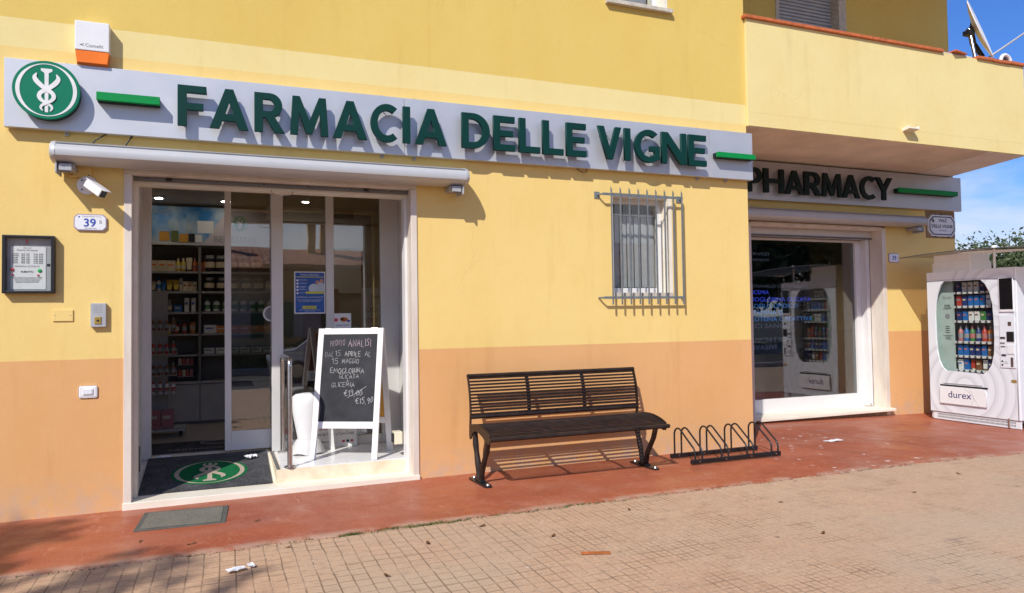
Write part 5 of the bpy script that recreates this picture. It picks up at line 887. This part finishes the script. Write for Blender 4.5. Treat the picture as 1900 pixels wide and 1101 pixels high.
# canopy
t = thing('machine_canopy', 'smoky arched plastic canopy on a white stand above the vending machine', 'canopy', (VX+.4, .3, vz+Ht))
mb = MB(); nY, nX = 28, 6; gridv = []
for i in range(nY+1):
    yy = 1.04-2.14*i/nY; row = []
    for j in range(nX+1):
        xx = VX-.28+1.0*j/nX; zz = 2.155-.045*((yy-.25)/1.0)**2-.05*(j/nX-.6)**2; row.append(Vector((xx, yy, zz)))
    gridv.append(row)
A = [[mb.bm.verts.new(p) for p in row] for row in gridv]; B = [[mb.bm.verts.new(p-Vector((0, 0, .008))) for p in row] for row in gridv]
for i in range(nY):
    for j in range(nX): mb.bm.faces.new((A[i][j], A[i+1][j], A[i+1][j+1], A[i][j+1])); mb.bm.faces.new((B[i][j], B[i][j+1], B[i+1][j+1], B[i+1][j]))
for i in range(nY): mb.bm.faces.new((A[i][0], B[i][0], B[i+1][0], A[i+1][0])); mb.bm.faces.new((A[i][nX], A[i+1][nX], B[i+1][nX], B[i][nX]))
for j in range(nX): mb.bm.faces.new((A[0][j], A[0][j+1], B[0][j+1], B[0][j])); mb.bm.faces.new((A[nY][j], B[nY][j], B[nY][j+1], A[nY][j+1]))
mb.build('canopy_sheet', 'smoke_acrylic', t, True)
mb = MB(); mb.tube([gridv[i][0]-Vector((0, 0, .004)) for i in range(nY+1)], .006, 6); mb.build('front_trim', 'alu_dark', t, True)
mb = MB(); mb.box(VX+.05, VX+.45, .28, .82, vz+Ht-.002, 2.02, .01); mb.box(VX+.06, VX+.44, .30, .80, 2.0205, 2.12, .004); mb.build('stand', 'white_plastic', t)
mb = MB(); mb.cyl((VX+.02, -.05, vz+Ht-.002), (VX+.02, -.05, 2.135), .014, seg=12); mb.cyl((VX+.02, -.05, 2.152), (VX+.02, -.05, 2.178), .035, .026, seg=16); mb.build('post', 'white_plastic', t, True)
# ---------------------------------------------------------------- dish and fan on the balcony
t = thing('satellite_dish', 'grey satellite dish on a black bracket above the balcony parapet', 'satellite dish', (7.30, .25, 4.52)); n_ = Vector((.42, -.83, .29)).normalized(); c0 = Vector((7.70, .30, 5.08))
q = n_.to_track_quat('Z', 'Y').to_matrix().to_4x4(); M = Matrix.Translation(c0) @ q
mb = MB(); mb.lathe([(.001, -.050), (.14, -.044), (.27, -.026), (.36, -.007), (.40, .004), (.412, .004), (.412, -.006), (.365, -.022), (.27, -.042), (.14, -.060), (.001, -.066)], 48); mb.bm.transform(M); mb.build('reflector', 'white_plastic', t, True)
mb = MB(); mb.tube([c0+Vector((.03, 0, -.37)), c0-n_*.09+Vector((0, 0, -.15)), c0-n_*.11, c0-n_*.08+Vector((0, 0, .18))], [.03, .04, .04, .02], 8); mb.tube([c0-n_*.10, c0-n_*.10+Vector((-.15, -.06, -.01)), Vector((7.33, .2, 4.93))], .035, 8); mb.build('back_bracket', 'black_metal', t, True)
mb = MB(); mb.tube([(7.31, .1, 4.52), (7.31, .13, 4.70), (7.33, .19, 4.98)], .022, 10); mb.build('mast', 'steel', t, True); mb = MB(); mb.box(7.27, 7.37, .14, .24, 4.90, 4.96, .005); mb.build('clamp', 'black_metal', t)
mb = MB(); e0 = c0-Vector((.0, 0, .38))+Vector((.10, -.02, .0)); mb.tube([e0, e0+n_*.62+Vector((.10, 0, .20))], .012, 8); mb.build('feed_arm', 'cassette', t, True); mb = MB(); e1 = e0+n_*.62+Vector((.10, 0, .20)); mb.cyl(e1, e1+Vector((-.05, .07, .06)), .035); mb.build('receiver_head', 'white_plastic', t, True)
t = thing('round_fan', 'small round white ringed fan behind the balcony coping', 'fan', (7.90, .12, 4.5)); mb = MB(); pts = [(7.90+.095*cos(a), .12, 4.60+.095*sin(a)) for a in [k*pi/16 for k in range(32)]]; mb.tube(pts, .022, 10, True); mb.build('ring', 'white_plastic', t, True)
mb = MB(); mb.cyl((7.90, .135, 4.60), (7.90, .15, 4.60), .085, seg=24); mb.build('fan_back', 'ink_grey', t)
for k in range(5): M = Matrix.Translation((7.90, .115, 4.60)) @ Matrix.Rotation(k*2*pi/5, 4, 'Y') @ Matrix.Rotation(R(20), 4, 'Z'); MB().box(.015, .075, -.003, .003, -.014, .014, .003, M=M).build('blade', 'black', t)
mb = MB(); mb.cyl((7.90, .105, 4.60), (7.90, .125, 4.60), .018, seg=14); mb.build('hub', 'white_plastic', t); mb = MB(); mb.cyl((7.90, .12, 4.35), (7.90, .12, 4.49), .015, seg=10); mb.build('stem', 'white_plastic', t)
# ---------------------------------------------------------------- litter and weeds
def scrap(label, x, y, sx, sy, m_, name, cat, seed, amp=.008, rot=0):
    rr = random.Random(seed); mb = MB(); n = 6; V = [[mb.bm.verts.new(((i/n-.5)*sx*(1+rr.uniform(-.12, .12)), (j/n-.5)*sy*(1+rr.uniform(-.2, .2)), .010+rr.uniform(0, amp))) for j in range(n+1)] for i in range(n+1)]
    for i in range(n):
        for j in range(n): mb.bm.faces.new((V[i][j], V[i+1][j], V[i+1][j+1], V[i][j+1]))
    o = mb.build(name, m_); md = o.modifiers.new('s', 'SOLIDIFY'); md.thickness = .0008; o.location = (x, y, gz(x)-.004); o.rotation_euler = (0, 0, rot); return tag(o, label, cat)
scrap('crumpled printed paper scrap on the tiled pavement', -1.50, -1.77, .10, .045, 'paper', 'paper_scrap', 'litter', 3, .012, .2); scrap('tiny torn paper piece beside the crumpled scrap', -1.42, -1.74, .03, .045, 'paper', 'paper_scrap', 'litter', 4, .018, .6)
scrap('white flattened paper on the red walkway near the rack', 4.50, -.16, .22, .07, 'paper', 'paper_scrap', 'litter', 5, .012, 0)
scrap('white tissue blob on the entrance mat', -1.33, .84, .10, .05, 'paper', 'tissue', 'litter', 6, .03, .4).location.z = .135
scrap('white tissue shred on the shop threshold', -2.05, 1.12, .12, .04, 'paper', 'tissue', 'litter', 8, .02, .1).location.z = .150
o = MB().box(-.085, .085, -.013, .013, .0, .009, .001).build('wood_splinter', 'plank'); o.location = (.43, -2.36, gz(0)+.0); o.rotation_euler = (0, 0, R(-22)); tag(o, 'broken reddish wood strip lying on the pavement tiles', 'litter')
LV = [(.02, -1.55), (-1.2, -1.45), (-1.75, -1.15), (-2.05, -.95), (1.1, -1.62), (.35, -1.95), (-.4, -1.75), (2.2, -1.9), (3.3, -2.1), (1.9, -2.6), (-.75, -2.2), (4.2, -1.8), (-1.35, -.78)]
LL = ['near the middle of the tile edge', 'below the doorway by the walkway edge', 'on the red walkway left of the mat', 'at the far left of the red walkway', 'right of the weed tufts', 'left of the wood strip', 'below the A-board on the tiles', 'in front of the bench on the tiles', 'right of centre on the tiles', 'low near the right of centre', 'at the bottom left of centre', 'in front of the corner window', 'beside the grey mat']
mat('dry_leaf', (.16, .07, .025), .8, var=.3, scale=50)
for k, (x, y) in enumerate(LV):
    rr = random.Random(k); mb = MB(); n = 8; l = rr.uniform(.018, .034); V = [mb.bm.verts.new((l*cos(a), l*.42*sin(a), .004+.010*abs(cos(a))*rr.uniform(.5, 1))) for a in [q*2*pi/n for q in range(n)]]; cv = mb.bm.verts.new((0, 0, .002))
    for q in range(n): mb.bm.faces.new((V[q], V[(q+1) % n], cv))
    o = mb.build('dry_leaf', 'dry_leaf'); o.location = (x, y, gz(x)+(.004 if y > -1.34 else -.005)); o.rotation_euler = (0, 0, rr.uniform(0, 6)); tag(o, 'curled brown dry leaf '+LL[k], 'leaf', 'dry leaves on the ground')
mb = MB(); rw = random.Random(5)
for k in range(900):
    seg_ = rw.random(); x = rw.gauss(-.30, .16) if seg_ < .40 else (rw.gauss(-.80, .04) if seg_ < .55 else (rw.gauss(.75, .5) if seg_ < .8 else rw.uniform(-2.8, 5))); y = edge_y(x)-.008+rw.gauss(0, .008); h = rw.uniform(.006, .022)*(1 if x < 1 else .6); a = rw.uniform(0, 6.28); w = rw.uniform(.003, .006)
    b0 = Vector((x, y, gz(x)-.006)); d0 = Vector((cos(a), sin(a), 0)); mb.add([b0-d0*w, b0+d0*w, b0+Vector((rw.uniform(-.01, .01), rw.uniform(-.012, .006), h))], [(0, 1, 2)])
tag(mb.build('weeds', 'weed'), 'tiny weeds and moss along the joint between walkway and tiles', 'weeds', kind='stuff')
mb = MB()
for k in range(1500):
    x = rw.uniform(-3, 7.5); y = (edge_y(x)-.008+rw.gauss(0, .010)) if k < 1250 else rw.uniform(-3.5, -1.4); s = rw.uniform(.002, .006) if k < 1250 else rw.uniform(.001, .0035); zz = gz(x)-.004; a = rw.uniform(0, 6.28)
    mb.add([(x+s*cos(a), y+s*sin(a), zz), (x+s*cos(a+2.1), y+s*sin(a+2.1), zz), (x+s*cos(a+4.2), y+s*sin(a+4.2), zz), (x, y, zz+s*.8)], [(0, 1, 3), (1, 2, 3), (2, 0, 3), (2, 1, 0)])
mat('grit', (.16, .12, .085), .95, var=.5, scale=90); tag(mb.build('grit', 'grit'), 'loose grit along the walkway edge and over the tiles', 'grit', kind='stuff')
# ---------------------------------------------------------------- trees
def tree(label, cat, x, y, z0, hgt, rx, rz, m_, seed, nclump=60, leaves=90, ls=.09, trunk_h=None, flat=1.0):
    rr = random.Random(seed); t = thing('tree', label, cat, (x, y, z0)); trunk_h = trunk_h or hgt-rz*1.5; mb = MB()
    tops = []; P = [Vector((x+rr.uniform(-.1, .1)*i, y+rr.uniform(-.1, .1)*i, z0-.3+(trunk_h+.3)*i/5)) for i in range(6)]; mb.tube(P, [.22*hgt/6*(1-.09*i) for i in range(6)], 10)
    for k in range(9):
        a = k*2*pi/9+rr.uniform(-.3, .3); l = rx*rr.uniform(.5, .85); e = P[-1]+Vector((cos(a)*l, sin(a)*l, rr.uniform(.3, 1.2)*rz)); m1 = P[-1].lerp(e, .5)+Vector((0, 0, -.1*rz)); mb.tube([P[-2].lerp(P[-1], rr.random()), m1, e], [.09*hgt/6, .06*hgt/6, .025*hgt/6], 7)
    mb.build('trunk', 'bark', t, True); mb = MB(); cz = z0+hgt-rz
    for k in range(nclump):
        while True:
            p = Vector((rr.uniform(-1, 1), rr.uniform(-1, 1), rr.uniform(-1, 1)))
            if .25 < p.length < 1: break
        c = Vector((x+p.x*rx, y+p.y*rx, cz+p.z*rz*flat)); cr_ = rr.uniform(.14, .30)*rx
        for q in range(leaves):
            d = Vector((rr.gauss(0, 1), rr.gauss(0, 1), rr.gauss(0, .8))).normalized()*cr_*rr.uniform(.45, 1.05); p0 = c+d; s = ls*rr.uniform(.6, 1.3); a = Vector((rr.gauss(0, 1), rr.gauss(0, 1), rr.gauss(0, 1))).normalized(); b = a.orthogonal().normalized(); 
            b = (Matrix.Rotation(rr.uniform(0, 6.28), 3, a) @ b); mb.add([p0-a*s, p0+b*s*.45, p0+a*s, p0-b*s*.45], [(0, 1, 2, 3)])
    mb.build('crown', m_, t); return t
tree('broad dark green tree beyond the corner above the vending machine', 'tree', 43.6, 24.2, -.3, 5.15, 7.0, 1.95, 'leaves_dark', 11, 260, 190, .14, trunk_h=2.0)
tree('leafy tree left outside the frame casting dappled shade', 'tree', -9.15, -8.25, 0, 8.6, 2.45, 2.0, 'leaves_green', 21, 60, 90, .12)
for i, (x, y, h, rx) in enumerate(((24, -24, 8, 4), (33, -22, 9, 5), (42, -20, 8, 4.5), (30, -31, 10, 5))): tree(['dark street tree across the road, nearest', 'dark street tree across the road, second', 'dark street tree across the road, farthest', 'tall dark tree behind the street trees'][i], 'tree', x, y, -.3, h, rx*1.15, h*.40, 'leaves_dark', 31+i, 120, 90, .26)
# far yellow house beyond the tree
t = thing('far_house', 'distant yellow house with orange tiled roof at the right edge', 'house', (58, 22, -.3)); bx('wall', 'cream_paint', t, 52, 66, 16.5, 24, -.3, 4.6); MB().prism([(51.5, 4.61), (59, 6.0), (66.5, 4.61)], 16, 24.5).build('roof', 'terracotta', t)
for k in range(3): bx('window', 'room_dark', t, 53.5+4*k, 54.7+4*k, 16.48, 16.499, 1.2, 2.6)
# ---------------------------------------------------------------- across the street (seen mirrored in the glass)
plaster('opp_ochre', [(9, (.52, .33, .13))], False); plaster('opp_cream', [(9, (.60, .50, .34))], False); mat('shutter_green', (.03, .10, .05), .6)
M_, t_, b__ = new('roof_tiles'); g = G(t_); x, y_, z = g.sep(); a = g.m('FRACT', g.m('DIVIDE', x, .22)); hgt_ = g.m('SINE', g.m('MULTIPLY', a, 6.28)); c_ = g.mix(g.rng(g.noise(4, 6), .35, .65), (.34, .13, .06), (.48, .24, .13)); t_.links.new(c_, b__.inputs['Base Color']); b__.inputs['Roughness'].default_value = .85; g.bump(hgt_, .35, .02, b__)
def house(label, x0, x1, y0, hw, hr, m_, ch):
    t = thing('terraced_house', label, 'house', ((x0+x1)/2, y0-4, -.24)); bx('wall', m_, t, x0, x1, y0-9, y0, -.24, hw)
    P = [(y0+.5, hw-.02), (y0-4.5, hr), (y0-9.5, hw-.02), (y0-9.5, hw+.12), (y0-4.5, hr+.16), (y0+.5, hw+.12)]; rf = MB().prism(P, x0-.4, x1+.4, 'x').build('roof', 'roof_tiles', t)
    P = [(y0, hw-.02), (y0-4.5, hr-.05), (y0-9, hw-.02)]; MB().prism(P, x0, x0+.25, 'x').build('gable', m_, t); MB().prism(P, x1-.25, x1, 'x').build('gable', m_, t)
    for cx, cy, chh in ch: mb = MB(); mb.box(cx-.16, cx+.16, cy-.2, cy+.2, hw, chh, .01); mb.box(cx-.20, cx+.20, cy-.26, cy+.26, chh, chh+.12, .01); mb.build('chimney', m_, rf)
    n = int((x1-x0)/2.4)
    for k in range(n):
        wx = x0+1.2+(x1-x0-2.4)*k/max(n-1, 1)
        if k == n//2: d_ = bx('door', 'shutter_green', t, wx-.5, wx+.5, y0+.001, y0+.06, -.24, 2.0, .01); continue
        w = bx('window', 'room_dark', t, wx-.5, wx+.5, y0+.001, y0+.02, .8, 2.1)
        for s in (-1, 1): MB().box(min(wx+s*.5, wx+s*.98), max(wx+s*.5, wx+s*.98), y0+.001, y0+.05, .78, 2.12, .005).build('shutter', 'shutter_green', w)
house('ochre one-storey house across the street with two tall chimneys', .2, 8.5, -19.5, 3.35, 4.35, 'opp_ochre', [(1.9, -22.5, 5.9), (2.45, -22.6, 5.7)]); house('cream one-storey house across the street with gabled roof', -9, .15, -20.5, 3.3, 4.5, 'opp_cream', [(-1.5, -24, 5.5)])
house('long ochre house across the street at the far end', 10, 22, -20.5, 3.0, 4.9, 'opp_ochre', [(15, -24, 6.0)])
t = thing('hedge', 'clipped green hedge in front of the houses across the street', 'hedge', (4, -18.3, -.24)); mb = MB(); rh = random.Random(3)
for k in range(5200):
    p0 = Vector((rh.uniform(-6, 9), -18.35+rh.gauss(0, .22), rh.uniform(-.24, .55))); s = rh.uniform(.05, .10); a = Vector((rh.gauss(0, 1), rh.gauss(0, 1), rh.gauss(0, 1))).normalized(); b = a.orthogonal().normalized(); mb.add([p0-a*s, p0+b*s*.6, p0+a*s, p0-b*s*.6], [(0, 1, 2, 3)])
mb.build('foliage', 'leaves_green', t); bx('hedge_core', 'leaves_dark', t, -6, 9, -18.5, -18.2, -.24, .42)
def car(label, x, y, rz, paint):
    t = thing('parked_car', label, 'car', (x, y, -.42), (0, 0, rz)); side = [(-2.0, .32), (-2.05, .62), (-1.95, .88), (-1.35, .98), (-.75, 1.40), (.75, 1.45), (1.45, 1.05), (1.95, .95), (2.05, .60), (2.0, .32)]
    mb = MB(); V = []
    for yy, k in ((-.82, .96), (-.78, 1.0), (.78, 1.0), (.82, .96)): V.append([mb.bm.verts.new((a, yy if b_ < 1 else yy*.84, b_ if abs(yy) < .8 else b_*.985)) for a, b_ in side])
    for A, B in zip(V, V[1:]):
        for q in range(len(A)): mb.bm.faces.new((A[q], A[(q+1) % len(A)], B[(q+1) % len(A)], B[q]))
    mb.bm.faces.new(V[0]); mb.bm.faces.new(V[-1]); mb.build('body', paint, t, True, True)
    for s in (-1, 1): MB().prism([(-1.15, 1.0), (-.68, 1.34), (.68, 1.38), (1.22, 1.04)], s*.70, s*.79).build('side_window', 'black_gloss', t, local=True)
    MB().add([(-1.31, -.62, 1.0), (-1.31, .62, 1.0), (-.80, .58, 1.395), (-.80, -.58, 1.395)], [(0, 1, 2, 3)]) ; mb = MB(); mb.add([(-1.33, -.62, 1.01), (-1.33, .62, 1.01), (-.80, .58, 1.385), (-.80, -.58, 1.385), (-1.30, -.62, 1.0), (-1.30, .62, 1.0), (-.77, .58, 1.37), (-.77, -.58, 1.37)], [(0, 1, 2, 3), (4, 7, 6, 5), (0, 4, 5, 1), (3, 2, 6, 7)]); mb.build('windscreen', 'black_gloss', t, local=True)
    for wx in (-1.28, 1.28):
        for s in (-1, 1): mb = MB(); mb.cyl((wx, s*.70, .32), (wx, s*.86, .32), .32, seg=24, bev=.03); w = mb.build('wheel', 'rubber', t, True, True); mb = MB(); mb.cyl((wx, s*.862, .32), (wx, s*.868, .32), .2, seg=16); mb.build('rim', 'steel', w, local=True)
    for s in (-.6, .6): MB().box(-2.06, -1.98, s-.16, s+.16, .62, .76, .02).build('headlight', 'enamel', t, local=True); MB().box(1.98, 2.06, s-.14, s+.14, .66, .82, .02).build('tail_light', 'red_pin', t, local=True)
mat('car_white', (.62, .64, .66), .25, coat=1); mat('car_red', (.22, .02, .02), .25, coat=1); mat('car_dark', (.03, .035, .045), .25, coat=1)
car('white hatchback parked across the street', 1.8, -14.8, 0, 'car_white'); car('dark hatchback parked across the street behind the white one', -3.4, -14.8, 0, 'car_dark'); car('red hatchback parked across the street to the right', 7.2, -14.8, 0, 'car_red')
